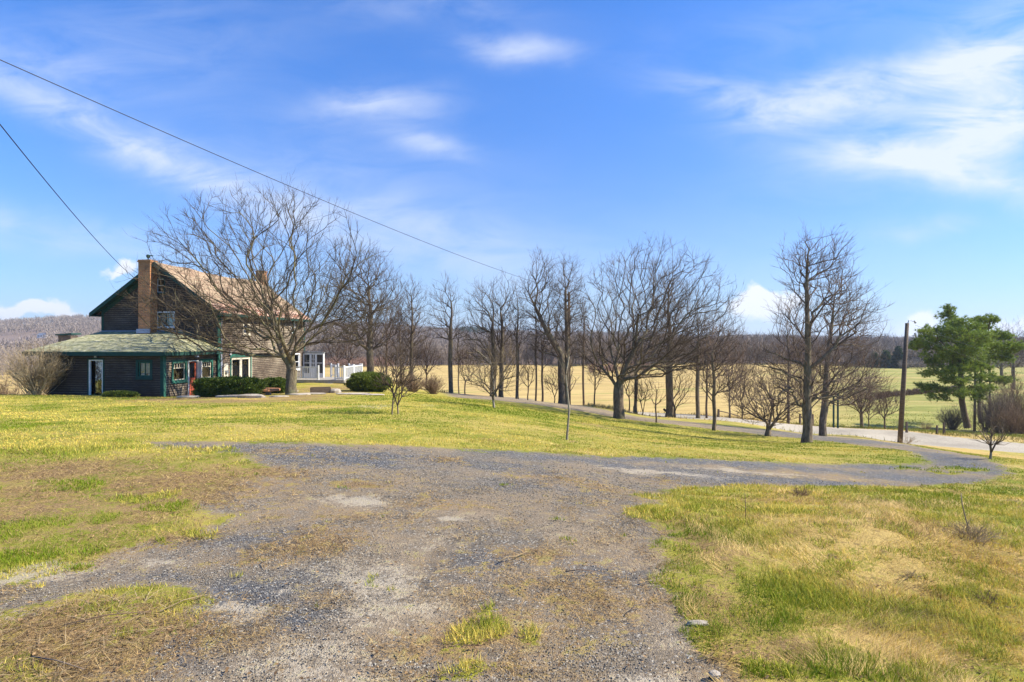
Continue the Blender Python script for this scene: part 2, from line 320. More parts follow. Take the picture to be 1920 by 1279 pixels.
def zones(X, Y):
    Z = {'drive': sdf(DRV, X, Y), 'road': sdf(ROAD, X, Y)}
    Z['drive'] = Z['drive'] + (fbm(X * 1.3, Y * 1.3, 33, 4) - .5) * 1.1 * np.clip((9.5 - Y) / 3, 0, 1) * np.exp(-(Z['drive'] / 1.2) ** 2)
    A = [np.zeros(X.shape) for _ in range(5)]
    wx = X + (fbm(X * 2.2, Y * 2.2, 11) - .5) * .5 * np.clip(Y / 5, .4, 3); wy = Y + (fbm(X * 2.2, Y * 2.2, 23) - .5) * .5 * np.clip(Y / 5, .4, 3)
    for k, x, y, rx, ry, st in BL:
        A[KI[k]] = np.maximum(A[KI[k]], st * np.exp(-(((wx - x) / rx) ** 2 + ((wy - y) / ry) ** 2) * .9))
    for k, i in KI.items(): Z[k] = A[i]
    # mown lawn against the unmown field behind the lane and the road
    far = sstep(40, 52, Y + .12 * X) + sstep(22, 30, -X - .0 * Y) * sstep(29.5, 31, Y)
    Z['field'] = np.clip(np.maximum(far, sstep(31, 32.5, Y) * sstep(20, 24, -X)), 0, 1)
    return Z

# ------------------------------------------------------------ ground material
def m_ground(g):
    P = g.pos(); a = g.attr('zoneA'); b = g.attr('zoneB')
    A = g.sep(a.outputs['Color']); B = g.sep(b.outputs['Color'])
    n1 = g.noise(P, 1.1, 3, .6); n2 = g.noise(P, 6, 3, .65); n3 = g.noise(P, 38, 3, .7); n4 = g.noise(P, 190, 1, .6); nl = g.noise(P, .22, 2, .6)
    nn = g.m('SUBTRACT', g.ss(g.m('ADD', g.m('MULTIPLY', n2, .5), g.m('MULTIPLY', n3, .5)), .33, .67), .5)
    dk = g.m('MULTIPLY', a.outputs['Alpha'], 1)
    # stones: cells of grey, brown and pale
    vn = g.node('ShaderNodeTexVoronoi'); g.put(vn.inputs['Vector'], P); vn.inputs['Scale'].default_value = 75; cell = g.sep(vn.outputs['Color']); ed = vn.outputs['Distance']; cell2 = cell
    st = g.mix(dk, g.mix(cell[0], (.085, .07, .05), (.27, .225, .165)), g.mix(cell[0], (.048, .052, .060), (.165, .175, .195))); st = g.mix(g.ss(cell[1], .86, .95), st, (.5, .47, .4)); st = g.mix(g.ss(cell2[2], .55, .9), st, (.12, .11, .10))
    dust = g.mix(n4, (.17, .125, .08), (.42, .32, .205))
    grav = g.mix(g.m('ADD', g.m('MULTIPLY', g.ss(g.m('ADD', g.m('MULTIPLY', n1, .6), g.m('MULTIPLY', n2, .4)), .32, .62), .85), g.m('MULTIPLY', dk, -.75), clamp=True), st, dust)
    grav = g.mix(g.m('MULTIPLY', g.ss(n3, .52, .62), .4), grav, (.12, .09, .06))
    thatch = g.mix(g.ss(n3, .35, .65), (.07, .04, .022), (.30, .185, .085)); thatch = g.mix(g.ss(n4, .5, .7), thatch, (.46, .33, .15)); thatch = g.mix(g.ss(n2, .52, .62), thatch, g.mix(n3, (.20, .14, .03), (.42, .31, .10)))
    sand = g.mix(n4, (.30, .25, .185), (.54, .47, .36))
    straw = g.mix(n3, (.32, .21, .065), (.62, .45, .15)); straw = g.mix(g.ss(n2, .55, .7), straw, (.22, .15, .06))
    green = g.mix(n3, (.12, .15, .012), (.26, .26, .025))
    yel = g.mix(n4, (.28, .23, .04), (.50, .40, .10))
    gm = g.m('ADD', g.m('MULTIPLY', n1, .45), g.m('ADD', g.m('MULTIPLY', n2, .25), g.m('MULTIPLY', nl, .3)))
    lawn = g.mix(g.ss(gm, .40, .58), green, yel)
    lawn = g.mix(g.ss(n3, .60, .75), lawn, (.14, .13, .03))
    lawn = g.mix(g.ss(g.m('ADD', B[0], g.m('MULTIPLY', nn, .9)), .28, .6), lawn, straw)
    # unmown field: tan with green swathes
    py = g.scale(P, (.012, .05, .05)); fb = g.noise(py, 3.2, 6, .65, .5); fb2 = g.noise(g.scale(P, (.05, .25, .2)), 2.2, 5, .7)
    field = g.mix(g.ss(fb2, .3, .75), (.37, .255, .09), (.56, .41, .16)); field = g.mix(g.ss(fb, .54, .70), field, (.25, .25, .06)); field = g.mix(g.ss(fb, .30, .38), (.17, .13, .07), field)
    sx = g.node('ShaderNodeSeparateXYZ'); g.L.new(P, sx.inputs[0])
    gr = g.m('MULTIPLY', g.ss(g.m('DIVIDE', sx.outputs[0], g.m('MAXIMUM', sx.outputs[1], 1)), .40, .66), g.ss(sx.outputs[1], 46, 60))
    field = g.mix(g.m('MULTIPLY', gr, g.ss(g.m('ADD', fb, g.m('MULTIPLY', nn, .2)), .28, .55)), field, g.mix(g.ss(fb2, .35, .7), (.18, .195, .04), (.31, .29, .085)))
    wood = g.mix(n1, (.14, .10, .08), (.26, .19, .15))
    field = g.mix(g.ss(g.m('ADD', sx.outputs[1], g.m('MULTIPLY', g.noise(P, .035, 2, .5), 70)), 262, 276), field, wood)
    cf = g.mix(B[2], lawn, field)
    c = g.mix(g.ss(g.m('ADD', A[1], g.m('MULTIPLY', g.m('ADD', nn, g.m('MULTIPLY', g.m('SUBTRACT', n1, .5), 1.2)), 1.0)), .22, .75), cf, thatch)
    gd = g.ss(g.m('ADD', A[0], g.m('MULTIPLY', g.m('ADD', nn, g.m('MULTIPLY', g.m('SUBTRACT', n1, .5), .7)), .42)), .44, .58)
    gc = g.mix(g.ss(g.m('ADD', A[1], g.m('MULTIPLY', nn, 1.1)), .26, .62), grav, g.mix(.2, thatch, grav))
    c = g.mix(gd, c, gc)
    c = g.mix(g.m('MULTIPLY', g.ss(g.m('ADD', A[2], g.m('MULTIPLY', nn, .9)), .28, .75), .8), c, sand)
    c = g.mix(g.ss(g.m('ADD', b.outputs['Alpha'], g.m('MULTIPLY', nn, 1.0)), .35, .60), c, g.mix(.3, green, yel))
    road = g.mix(g.ss(g.m('ADD', g.m('MULTIPLY', n2, .3), g.m('ADD', g.m('MULTIPLY', n4, .3), g.m('MULTIPLY', nl, .4))), .35, .62), (.25, .22, .175), (.43, .38, .30))
    c = g.mix(g.ss(g.m('ADD', B[1], g.m('MULTIPLY', nn, .12)), .48, .53), c, road)
    hgt = g.m('ADD', g.m('MULTIPLY', n3, .5), g.m('ADD', g.m('MULTIPLY', n4, .35), g.m('MULTIPLY', g.m('SUBTRACT', .4, ed), g.m('MULTIPLY', gd, .2))))
    g.out(c, .92, g.bump(hgt, .9, .035), .15)
M_GROUND = mat('ground_cover', m_ground)

def build_ground():
    yn = np.concatenate([[-90, -50, -25, -12, -6, -3, -1, 0, .6], np.exp(np.arange(math.log(1.1), math.log(62), .0098)), np.exp(np.arange(math.log(63), math.log(3000), .03))])
    t = np.linspace(-1, 1, 441); sk = np.array([1.06, 1.15, 1.3, 1.6, 2.2, 3.5, 6, 12]); t = np.concatenate([-sk[::-1], t, sk])
    W = 1.12 * np.maximum(yn, 1) + 3
    X = W[:, None] * t[None, :]; Y = np.repeat(yn[:, None], len(t), 1)
    X = np.clip(X, -4500, 4500)
    Z = heights(X, Y) + micro(X, Y)
    zn = zones(X, Y)
    Z = Z + np.clip(.03 - .00 * Y, 0, 1) * (fbm(X * 1.2, Y * 1.2, 40) - .3) * (zn['straw'] > .1) * zn['straw'] * 3
    for s_ in ('drive', 'road'): Z -= .02 * sstep(0, .3, zn[s_])
    gsc = np.clip(.25 + Y * .03, .3, 2)
    a = np.stack([np.clip(zn['drive'] / gsc * .5 + .5, 0, 1), zn['brown'], zn['sand'], zn['dark']], -1)
    b = np.stack([zn['straw'], np.clip(zn['road'] * .25 + .5, 0, 1), zn['field'], zn['green']], -1)
    nr, nc = X.shape; V = np.stack([X, Y, Z], -1).reshape(-1, 3); a = a.reshape(-1, 4); b = b.reshape(-1, 4)
    i = np.arange(nr - 1)[:, None] * nc + np.arange(nc - 1)[None, :]
    Q = np.stack([i, i + 1, i + nc + 1, i + nc], -1).reshape(-1, 4)
    xc = X[:-1, :-1].ravel(); yc = Y[:-1, :-1].ravel(); dc = zn['drive'][:-1, :-1].ravel(); rc = zn['road'][:-1, :-1].ravel(); fc = zn['field'][:-1, :-1].ravel()
    cls = np.where(rc > 0, 2, np.where(dc > 0, 1, np.where(yc > 330, 4, np.where(fc > .5, 3, 0))))
    for k, nm in enumerate(['lawn', 'driveway', 'road', 'field', 'hills']):
        q = Q[cls == k]; u, inv = np.unique(q, return_inverse=True)
        o = mesh_np(nm, V[u], Q=inv.reshape(-1, 4), mats=[M_GROUND], smooth=True, cols={'zoneA': a[u], 'zoneB': b[u]}); o['kind'] = 'structure'
build_ground()

# ------------------------------------------------------------ materials of things
def m_wood(name, dark, mid, pale, amt, lo=.42, edge=0):
    def fn(g):
        P = g.obj(); a = g.noise(g.scale(P, (1.0, 1.0, 9)), 2.2, 5, .7); b = g.noise(g.scale(P, (3, 3, 60)), 3.5, 4, .7); c3 = g.noise(P, .55, 3, .6)
        c = g.mix(g.ss(a, .3, .7), dark, mid)
        lit_wn_ = g.attr('lit_worn_edge').outputs['Fac']  # pale lower board edges paint in caught light, broken up by wear
        c = g.mix(g.m('MULTIPLY', g.ss(g.m('ADD', g.m('ADD', g.m('MULTIPLY', b, .6), g.m('MULTIPLY', c3, .4)), g.m('MULTIPLY', g.ss(lit_wn_, .55, .95), edge)), lo, lo + .2), amt), c, pale)
        g.out(c, .85, g.bump(b, .4, .01), .2)
    return mat(name, fn)
def m_plain(name, col, var=.25, rough=.6, sc=6, bump=.15, spec=.3, metal=0):
    def fn(g):
        P = g.obj(); n = g.noise(P, sc, 5, .65); n2 = g.noise(P, sc * 9, 3, .6)
        d = tuple(x * (1 - var) for x in col); l = tuple(min(1, x * (1 + var)) for x in col)
        g.out(g.mix(g.ss(g.m('ADD', g.m('MULTIPLY', n, .6), g.m('MULTIPLY', n2, .4)), .35, .65), d, l), rough, g.bump(n2, bump, .01), spec, metal)
    return mat(name, fn)
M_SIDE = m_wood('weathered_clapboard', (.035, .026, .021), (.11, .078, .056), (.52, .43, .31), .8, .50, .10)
M_GABLE = m_wood('shaded_clapboard', (.030, .021, .016), (.060, .045, .036), (.26, .21, .17), .7, .54, .12)  # darker copy of the side siding, shade of the front walls put into colour
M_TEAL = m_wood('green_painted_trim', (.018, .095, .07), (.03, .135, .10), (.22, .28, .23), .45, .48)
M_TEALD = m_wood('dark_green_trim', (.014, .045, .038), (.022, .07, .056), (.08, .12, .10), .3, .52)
M_WHITE = m_plain('white_paint', (.72, .71, .69), .12, .5)
M_CREAM = m_wood('peeling_cream_paint', (.45, .38, .28), (.68, .62, .50), (.20, .13, .08), .5, .55)
M_RED = m_wood('faded_red_door', (.30, .06, .035), (.42, .10, .055), (.5, .25, .15), .4, .52)
M_DARK = m_plain('dark_interior', (.012, .012, .013), .2, .9)
M_CURT = m_plain('curtain_cloth', (.75, .76, .70), .3, .9, 9)
M_LACE = m_plain('lace_curtain', (.42, .42, .5), .45, .9, 5)
M_YEL = m_plain('yellow_blind', (.80, .62, .26), .25, .8, 5)
M_METAL = m_plain('grey_metal', (.32, .34, .36), .2, .45, 6, .1, .5, .6)
M_GALV = m_plain('pale_flashing', (.33, .36, .45), .12, .6)
M_CONC = m_plain('old_concrete', (.32, .29, .24), .25, .9)
M_WIRE = m_plain('black_cable', (.02, .02, .02), .1, .6)
M_STONE = m_plain('garden_stone', (.36, .31, .25), .3, .9, 3)
M_POLE = m_wood('creosoted_pole', (.07, .05, .035), (.15, .11, .08), (.26, .21, .16), .5, .5)
def m_glass(g):
    P = g.obj(); fr = g.node('ShaderNodeFresnel'); fr.inputs[0].default_value = 1.5
    t = g.node('ShaderNodeBsdfTransparent'); t.inputs[0].default_value = (.75, .78, .78, 1)
    gl = g.node('ShaderNodeBsdfGlossy'); gl.inputs['Roughness'].default_value = .03
    g.put(gl.inputs['Normal'], g.bump(g.noise(P, 2.5, 2), .25, .02))
    mx = g.node('ShaderNodeMixShader'); g.put(mx.inputs[0], g.m('ADD', g.m('MULTIPLY', fr.outputs[0], 1.0), .06))
    g.L.new(t.outputs[0], mx.inputs[1]); g.L.new(gl.outputs[0], mx.inputs[2])
    o = g.node('ShaderNodeOutputMaterial'); g.L.new(mx.outputs[0], o.inputs[0])
M_GLASS = mat('window_glass', m_glass)
def m_brick(g):
    P = g.obj(); cx = g.node('ShaderNodeSeparateXYZ'); g.L.new(P, cx.inputs[0]); cb = g.node('ShaderNodeCombineXYZ')
    g.put(cb.inputs[0], g.m('ADD', cx.outputs[0], cx.outputs[1])); g.put(cb.inputs[1], cx.outputs[2])
    b = g.node('ShaderNodeTexBrick'); g.put(b.inputs['Vector'], cb.outputs[0]); b.inputs['Scale'].default_value = 1
    b.inputs['Brick Width'].default_value = .215; b.inputs['Row Height'].default_value = .075; b.inputs['Mortar Size'].default_value = .008; b.inputs['Bias'].default_value = .1
    b.inputs['Color1'].default_value = (.72, .27, .085, 1); b.inputs['Color2'].default_value = (.45, .145, .05, 1); b.inputs['Mortar'].default_value = (.42, .33, .22, 1)
    n = g.noise(P, 3, 5, .7); n2 = g.noise(P, 22, 3, .6)
    c = g.mix(g.m('MULTIPLY', g.ss(n, .5, .7), .6), b.outputs[0], (.14, .08, .055)); c = g.mix(g.m('MULTIPLY', g.ss(n2, .56, .66), .55), c, (.55, .38, .2))
    c = g.mix(g.m('MULTIPLY', g.ss(cx.outputs[2], 6.9, 7.6), .6), c, (.22, .13, .07))
    g.out(c, .9, g.bump(b.outputs[1], -.6, .01), .15)
M_BRICK = mat('chimney_brick', m_brick)
def m_roof(name, c1, c2, c3, streak, rust=False):
    def fn(g):
        P = g.obj(); n = g.noise(P, 1.3, 6, .65); t = g.vor(g.scale(P, (3.2, 3.2, 7)), 1.0); tc = g.sep(t)
        s2 = g.noise(g.scale(P, streak), 1.0, 6, .7); n3 = g.noise(P, 30, 3, .7)
        c = g.mix(tc[0], c1, c2); c = g.mix(g.ss(s2, .42, .62), c, c3); c = g.mix(g.m('MULTIPLY', g.ss(n, .45, .7), .45), c, c1); c = g.mix(g.m('MULTIPLY', n3, .5), c, g.mix(n3, c1, c3))
        if rust:
            sp = g.node('ShaderNodeSeparateXYZ'); g.L.new(P, sp.inputs[0])
            c = g.mix(g.ss(g.m('ADD', sp.outputs[2], g.m('MULTIPLY', n, -.25)), 5.25, 5.15), c, g.mix(g.ss(s2, .4, .6), (.25, .09, .05), (.5, .36, .27)))
        g.out(c, .9, g.bump(g.m('ADD', tc[1], n3), .6, .02), .2)
    return mat(name, fn)
M_ROOF = m_roof('weathered_tan_shingles', (.15, .085, .055), (.29, .185, .115), (.44, .34, .22), (9, .9, 2.0), True)
M_MOSS_SHADE = m_roof('mossy_shade_mottled_shingles', (.085, .09, .045), (.25, .25, .10), (.50, .47, .30), (4.0, 7.0, 3.0))  # moss tones, contrast raised to paint in mottled branch shadows

# ------------------------------------------------------------ the farmhouse
HZ = -1.4; TH = R_(-6.75); HX, HY = -17.25, 34.5
MI = (Matrix.Translation((HX, HY, HZ)) @ Matrix.Rotation(TH, 4, 'Z')).inverted()
def hp(px, py, ax, val):             # photograph point -> house coordinates on a wall plane
    o = MI @ Vector((0, 0, CAMH)); d = MI.to_3x3() @ Vector(((px - 960) / F, 1, (640 - py) / F)); i = 'xyz'.index(ax)
    t = (val - o[i]) / d[i]; return o + d * t
house = empty('farmhouse', (HX, HY, HZ), TH)
tag(house, 'weathered dark clapboard farmhouse with green trim, brick chimney and mossy lean-to roof', 'house')
WID, LEN, EAVE, AD, AW = 7.5, 10.7, 4.95, 4.45, 7.2
RIDGEZ = 7.75; SL = (RIDGEZ - .12 - EAVE) / (WID / 2)
def fb(mb, face, u0, u1, z0, z1, d0, d1, at=0):      # box on a wall: F faces the viewer, R faces right
    if face == 'F': return mb.box(u0, u1, at - d1, at - d0, z0, z1)
    return mb.box(at + d0, at + d1, u0, u1, z0, z1)
rng = random.Random(4)
def clap(face, at, lim, z0, z1, holes, e=.122, name='wall', m=None, parent=house, wob=.004):
    """a wall of overlapping clapboards with openings left out"""
    mb = MB(); z = z0
    def pt(u, zz, d): return (u, at - d, zz) if face == 'F' else (at + d, u, zz)
    while z < z1 - 1e-4:
        t = min(z + e, z1); a, b = lim((z + t) / 2); segs = [(a, b)]
        for (h0, h1, k0, k1) in holes:
            if k0 < (z + t) / 2 < k1:
                ns = []
                for s0, s1 in segs:
                    if h0 > s0: ns.append((s0, min(s1, h0)))
                    if h1 < s1: ns.append((max(s0, h1), s1))
                segs = [q for q in ns if q[1] > q[0] + .01]
        for s0, s1 in segs:
            cut = [s0]
            while cut[-1] < s1:
                cut.append(min(s1, cut[-1] + rng.uniform(1.6, 4.2)))
            zz = [z + rng.uniform(-wob, wob) for _ in cut]; dd = [.029 + rng.uniform(-.009, .012) for _ in cut]
            for i in range(len(cut) - 1):
                c0, c1 = cut[i], cut[i + 1] - .003
                A, B = (zz[i], zz[i + 1]); D0 = dd[i]
                p = [pt(c0, A, D0), pt(c1, B, D0), pt(c1, t + .03, .002), pt(c0, t + .03, .002), pt(c0, A, 0), pt(c1, B, 0)]
                if face == 'F': mb.face(p[0], p[1], p[2], p[3]); mb.face(p[4], p[5], p[1], p[0])
                else: mb.face(p[0], p[1], p[2], p[3]); mb.face(p[4], p[5], p[1], p[0])
        z = t
    o = mb.build(name, m, parent); n = len(mb.v) // 6
    a = o.data.attributes.new('lit_worn_edge', 'FLOAT', 'POINT'); a.data.foreach_set('value', np.tile(np.array([1, 1, 0, 0, .3, .3, 1, 1], np.float32), n + 1)[:len(mb.v)])  # high along lower edges, where light on the boards is painted pale
    return o
def window(face, at, u0, u1, z0, z1, trim, sash, tw=.1, mun=(), rail=None, name='window', parent=house, curtain=None, head=0, depth=.07):
    """trim frame outside the opening, sash bars, glass pane, cloth behind; returns the hole"""
    mb = MB(); fb(mb, face, u0 - tw, u0, z0 - tw, z1 + tw + head, .0, .045, at); fb(mb, face, u1, u1 + tw, z0 - tw, z1 + tw + head, .0, .045, at)
    fb(mb, face, u0, u1, z1, z1 + tw + head, 0, .042, at); fb(mb, face, u0, u1, z0 - tw, z0, 0, .042, at)
    fb(mb, face, u0 - tw - .03, u1 + tw + .03, z0 - tw - .045, z0 - tw - .001, 0, .085, at)
    wo = mb.build(name, trim, parent)
    sb = MB(); s = .045
    fb(sb, face, u0, u0 + s, z0, z1, -depth, -depth + .04, at); fb(sb, face, u1 - s, u1, z0, z1, -depth, -depth + .04, at)
    fb(sb, face, u0 + s, u1 - s, z0, z0 + s, -depth, -depth + .038, at); fb(sb, face, u0 + s, u1 - s, z1 - s, z1, -depth, -depth + .038, at)
    for kind, v, a, b in mun:
        if kind == 'v': fb(sb, face, v - .016, v + .016, a, b, -depth + .001, -depth + .034, at)
        else: fb(sb, face, a, b, v - .02, v + .02, -depth + .002, -depth + .036, at)
    sb.build('sash', sash, wo)
    pb = MB(); d = depth - .012
    if face == 'F': pb.face((u0, at + d, z0), (u1, at + d, z0), (u1, at + d, z1), (u0, at + d, z1))
    else: pb.face((at - d, u0, z0), (at - d, u1, z0), (at - d, u1, z1), (at - d, u0, z1))
    pb.build('pane', M_GLASS, wo)
    if curtain:
        cb = MB()
        for (a, b, q0, q1) in curtain[1]:
            n = max(4, int((b - a) / .03)); prev = None
            for i in range(n + 1):
                uu = a + (b - a) * i / n; dp = depth + .07 + .018 * math.sin(i * 1.7)
                p = ((uu, at + dp, q0), (uu, at + dp, q1)) if face == 'F' else ((at - dp, uu, q0), (at - dp, uu, q1))
                if prev: cb.face(prev[0], p[0], p[1], prev[1])
                prev = p
        cb.build('curtain', curtain[0], wo)
    rv = MB()                       # reveals
    for (a, b, c, e_) in ((u0 - .01, u0, z0, z1), (u1, u1 + .01, z0, z1), (u0, u1, z0 - .01, z0), (u0, u1, z1, z1 + .01)): fb(rv, face, a, b, c, e_, -depth - .02, 0, at)
    rv.build('reveal', trim, wo)
    return wo
# openings measured on the walls
w1 = (hp(296, 590, 'y', 0), hp(326, 612, 'y', 0)); gz0 = hp(310, 612, 'y', 0).z; gz1 = hp(310, 587, 'y', 0).z
G1 = (w1[0].x, w1[1].x, gz0, gz1)
at0, at1 = hp(294, 549, 'y', 0), hp(308, 523, 'y', 0); G2 = (at0.x, at1.x, at0.z, at1.z)
d0, d1 = hp(169, 738, 'y', -AD), hp(192, 677, 'y', -AD); A1 = (d0.x, d1.x, .18, d1.z)
q0, q1 = hp(260, 706, 'y', -AD), hp(282, 680, 'y', -AD); A2 = (q0.x, q1.x, q0.z, q1.z)
XA = -.1
def ry(px, py, x): p = hp(px, py, 'x', x); return p.y, p.z
r1a, r1b = ry(324, 714, XA), ry(347, 681, XA); B1 = (r1a[0], r1b[0], ry(335, 713, XA)[1], ry(335, 681, XA)[1])
rda, rdb = ry(353.5, 700, XA), ry(370, 679, XA); B2 = (rda[0], rdb[0], .12, ry(362, 678, XA)[1])
r2a, r2b = ry(377, 700, XA), ry(396, 680, XA); B3 = (r2a[0], r2b[0], ry(386, 709, XA)[1], ry(386, 679, XA)[1])
f0, f1 = ry(433, 700, 0), ry(469, 700, 0); C1 = (f0[0], f1[0], .1, ry(433, 671, 0)[1])
u0_, u1_ = ry(456, 626, 0), ry(467, 610, 0); C2 = (u0_[0], u1_[0], u0_[1], u1_[1])
v0_, v1_ = ry(545.5, 624, 0), ry(551.5, 598, 0); C3 = (v0_[0], v1_[0], v0_[1], v1_[1])
C4 = (7.0, 7.85, 3.3, 4.25); C5 = (8.9, 9.9, 1.0, 2.1)
print('HOUSE', [tuple(round(q, 2) for q in k) for k in (G1, G2, A1, A2, B1, B2, B3, C1, C2, C3)])
pad = lambda h, t=.1: (h[0] - t, h[1] + t, h[2] - t, h[3] + t)
hx = -WID / 2
gl = lambda z: (-WID, 0) if z < EAVE else (-WID + (z - EAVE) / SL, -(z - EAVE) / SL)
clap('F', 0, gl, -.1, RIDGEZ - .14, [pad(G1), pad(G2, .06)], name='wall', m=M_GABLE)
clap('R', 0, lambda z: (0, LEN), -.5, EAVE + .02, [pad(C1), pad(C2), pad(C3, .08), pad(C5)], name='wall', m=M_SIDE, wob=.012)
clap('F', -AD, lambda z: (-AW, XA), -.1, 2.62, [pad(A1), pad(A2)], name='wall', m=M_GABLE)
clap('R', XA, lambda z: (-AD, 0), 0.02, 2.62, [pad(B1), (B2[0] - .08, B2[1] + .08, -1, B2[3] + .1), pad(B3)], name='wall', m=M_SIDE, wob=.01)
bk = MB(); bk.face((-WID, 0, -.6), (-WID, LEN, -.6), (-WID, LEN, EAVE), (-WID, 0, EAVE)); bk.face((-WID, LEN, -.6), (0, LEN, -.6), (0, LEN, EAVE), (hx, LEN, RIDGEZ - .1), (-WID, LEN, EAVE))
bk.face((-AW, -AD, -.3), (-AW, 0, -.3), (-AW, 0, 2.9), (-AW, -AD, 2.6)); bk.build('wall', M_GABLE, house)
fl = MB(); fl.box(-WID + .05, -.15, .05, LEN - .05, 2.45, 2.6); fl.box(-WID + .05, -.15, .05, LEN - .05, .0, .1); fl.box(-AW + .05, XA - .1, -AD + .1, -.05, -.02, .1); fl.build('floor_deck', M_DARK, house)
fn_ = MB(); fn_.box(-WID + .03, -.03, .02, LEN - .02, -1.0, -.11); fn_.box(-AW + .03, XA - .03, -AD + .02, -.02, -.6, -.11); fn_.build('foundation', M_CONC, house)
# corner boards and trims
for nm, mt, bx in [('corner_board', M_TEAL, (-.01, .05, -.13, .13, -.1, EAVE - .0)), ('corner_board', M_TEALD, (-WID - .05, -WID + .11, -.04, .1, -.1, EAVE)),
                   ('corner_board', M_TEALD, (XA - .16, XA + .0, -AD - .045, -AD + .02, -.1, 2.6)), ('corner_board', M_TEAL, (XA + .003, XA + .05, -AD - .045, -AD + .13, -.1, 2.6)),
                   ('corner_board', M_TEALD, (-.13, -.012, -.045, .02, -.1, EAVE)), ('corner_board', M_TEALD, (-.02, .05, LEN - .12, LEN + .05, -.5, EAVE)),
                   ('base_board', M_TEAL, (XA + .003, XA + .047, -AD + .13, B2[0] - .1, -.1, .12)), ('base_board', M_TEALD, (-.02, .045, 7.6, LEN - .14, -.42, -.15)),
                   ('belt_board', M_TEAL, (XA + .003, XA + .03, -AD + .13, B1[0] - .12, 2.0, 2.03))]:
    MB().box(*bx).build(nm, mt, house, bevel=.006)
# main roof
def roof_pts(z_at, n=12):
    return n
OV, OF, OB = .42, .48, .35
def sag(y): return -.13 * math.exp(-((y - 6.2) / 2.6) ** 2) - .02 * math.sin(y * 1.9)
def roof_plane(sgn):
    mb = MB(); ny, ns = 22, 8; g_ = []
    for j in range(ny + 1):
        y = -OF + (LEN + OF + OB) * j / ny; row = []
        for i in range(ns + 1):
            t = i / ns; x = hx + sgn * (WID / 2 + OV) * t; z = RIDGEZ - SL * (WID / 2 + OV) * t + sag(y) * (1 - t) + .012 * math.sin(i * 2.1 + j * 1.3)
            row.append((x, y, z))
        g_.append(row)
    for j in range(ny):
        for i in range(ns):
            q = [g_[j][i], g_[j][i + 1], g_[j + 1][i + 1], g_[j + 1][i]]
            if sgn < 0: q = q[::-1]
            mb.face(*q[::1])
            lo = [(a, b, c - .1) for a, b, c in q][::-1]; mb.face(*lo)
    for i in range(ns):
        for row in (g_[0], g_[-1]): a, b = row[i], row[i + 1]; mb.face(a, b, (b[0], b[1], b[2] - .1), (a[0], a[1], a[2] - .1))
    for j in range(ny):
        a, b = g_[j][-1], g_[j + 1][-1]; mb.face(a, b, (b[0], b[1], b[2] - .1), (a[0], a[1], a[2] - .1))
    return mb
ro = roof_plane(1); r2 = roof_plane(-1); b0 = len(ro.v); ro.v += r2.v; ro.f += [tuple(i + b0 for i in f) for f in r2.f]
roof = ro.build('roof', M_ROOF, house); roof['label'] = 'tan shingled gable roof with a rusty metal eave strip'
for sgn in (1, -1):                 # rake boards and frieze
    mb = MB(); L = WID / 2 + OV; x1 = hx + sgn * L; z1 = RIDGEZ - SL * L
    def rk(y0, y1, top, bot, f=1.0):
        xa = hx; xb = hx + sgn * L * f; za = RIDGEZ; zb = RIDGEZ - SL * L * f
        mb.hexa([(xa, y0, za - bot), (xb, y0, zb - bot), (xb, y1, zb - bot), (xa, y1, za - bot), (xa, y0, za - top), (xb, y0, zb - top), (xb, y1, zb - top), (xa, y1, za - top)])
    rk(-OF - .04, -OF - .005, .0, .24); rk(-.05, -.001, .12, .42, .9); rk(-OF, -.06, .105, .13)
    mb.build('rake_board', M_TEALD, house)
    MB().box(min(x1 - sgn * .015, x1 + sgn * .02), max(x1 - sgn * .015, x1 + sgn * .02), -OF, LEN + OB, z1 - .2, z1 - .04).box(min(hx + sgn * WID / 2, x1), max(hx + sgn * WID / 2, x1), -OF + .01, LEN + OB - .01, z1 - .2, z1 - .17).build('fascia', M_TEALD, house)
# lean-to roof, hipped on the right
ez = hp(308, 660, 'y', -AD - .4).z; tz = hp(250, 622, 'y', 0).z; hxp = hp(345, 622, 'y', 0).x
E1 = (-AW - .55, -AD - .42, ez); E2 = (.28, -AD - .42, ez); E3 = (.28, .0, ez + .02); T1 = (-WID - .1, 0.0, tz); T2 = (hxp, 0.0, tz)
def bil(a, b, c, d, n, m, mb, wv=.012):
    g_ = [[None] * (m + 1) for _ in range(n + 1)]
    for i in range(n + 1):
        for j in range(m + 1):
            s_, t = i / n, j / m; p = [(1 - s_) * ((1 - t) * a[k] + t * b[k]) + s_ * ((1 - t) * d[k] + t * c[k]) for k in range(3)]
            if 0 < i < n and 0 < j < m: p[2] += rng.uniform(-wv, wv)
            g_[i][j] = p
    for i in range(n):
        for j in range(m): mb.face(g_[i][j], g_[i][j + 1], g_[i + 1][j + 1], g_[i + 1][j])
lr = MB(); bil(E1, E2, T2, T1, 14, 26, lr); bil(E2, E3, T2, T2, 10, 12, lr)
lo = lambda p, d=.09: (p[0], p[1], p[2] - d)
lr.face(lo(E2), lo(E1), lo(T1), lo(T2)); lr.face(lo(E3), lo(E2), lo(T2))
for a, b in ((E1, E2), (E2, E3), (T1, E1)): lr.face(lo(a), lo(b), b, a)
lro = lr.build('roof', M_MOSS_SHADE, house); lro['label'] = 'low mossy lean-to roof, hipped at its right end'
tr = MB(); tr.box(E1[0], E2[0] + .02, E1[1] - .03, E1[1] - .002, ez - .22, ez - .03).box(E2[0] + .001, E2[0] + .03, E2[1], -.06, ez - .22, ez - .03).box(-AW - .5, .27, -AD - .4, -AD - .06, ez - .2, ez - .17).box(XA + .05, .27, -AD - .05, -.06, ez - .199, ez - .172)
tr.build('fascia', M_TEALD, house)
MB().box(-WID - .15, hxp, -.09, -.025, tz + .005, tz + .045).build('flashing', M_GALV, house)
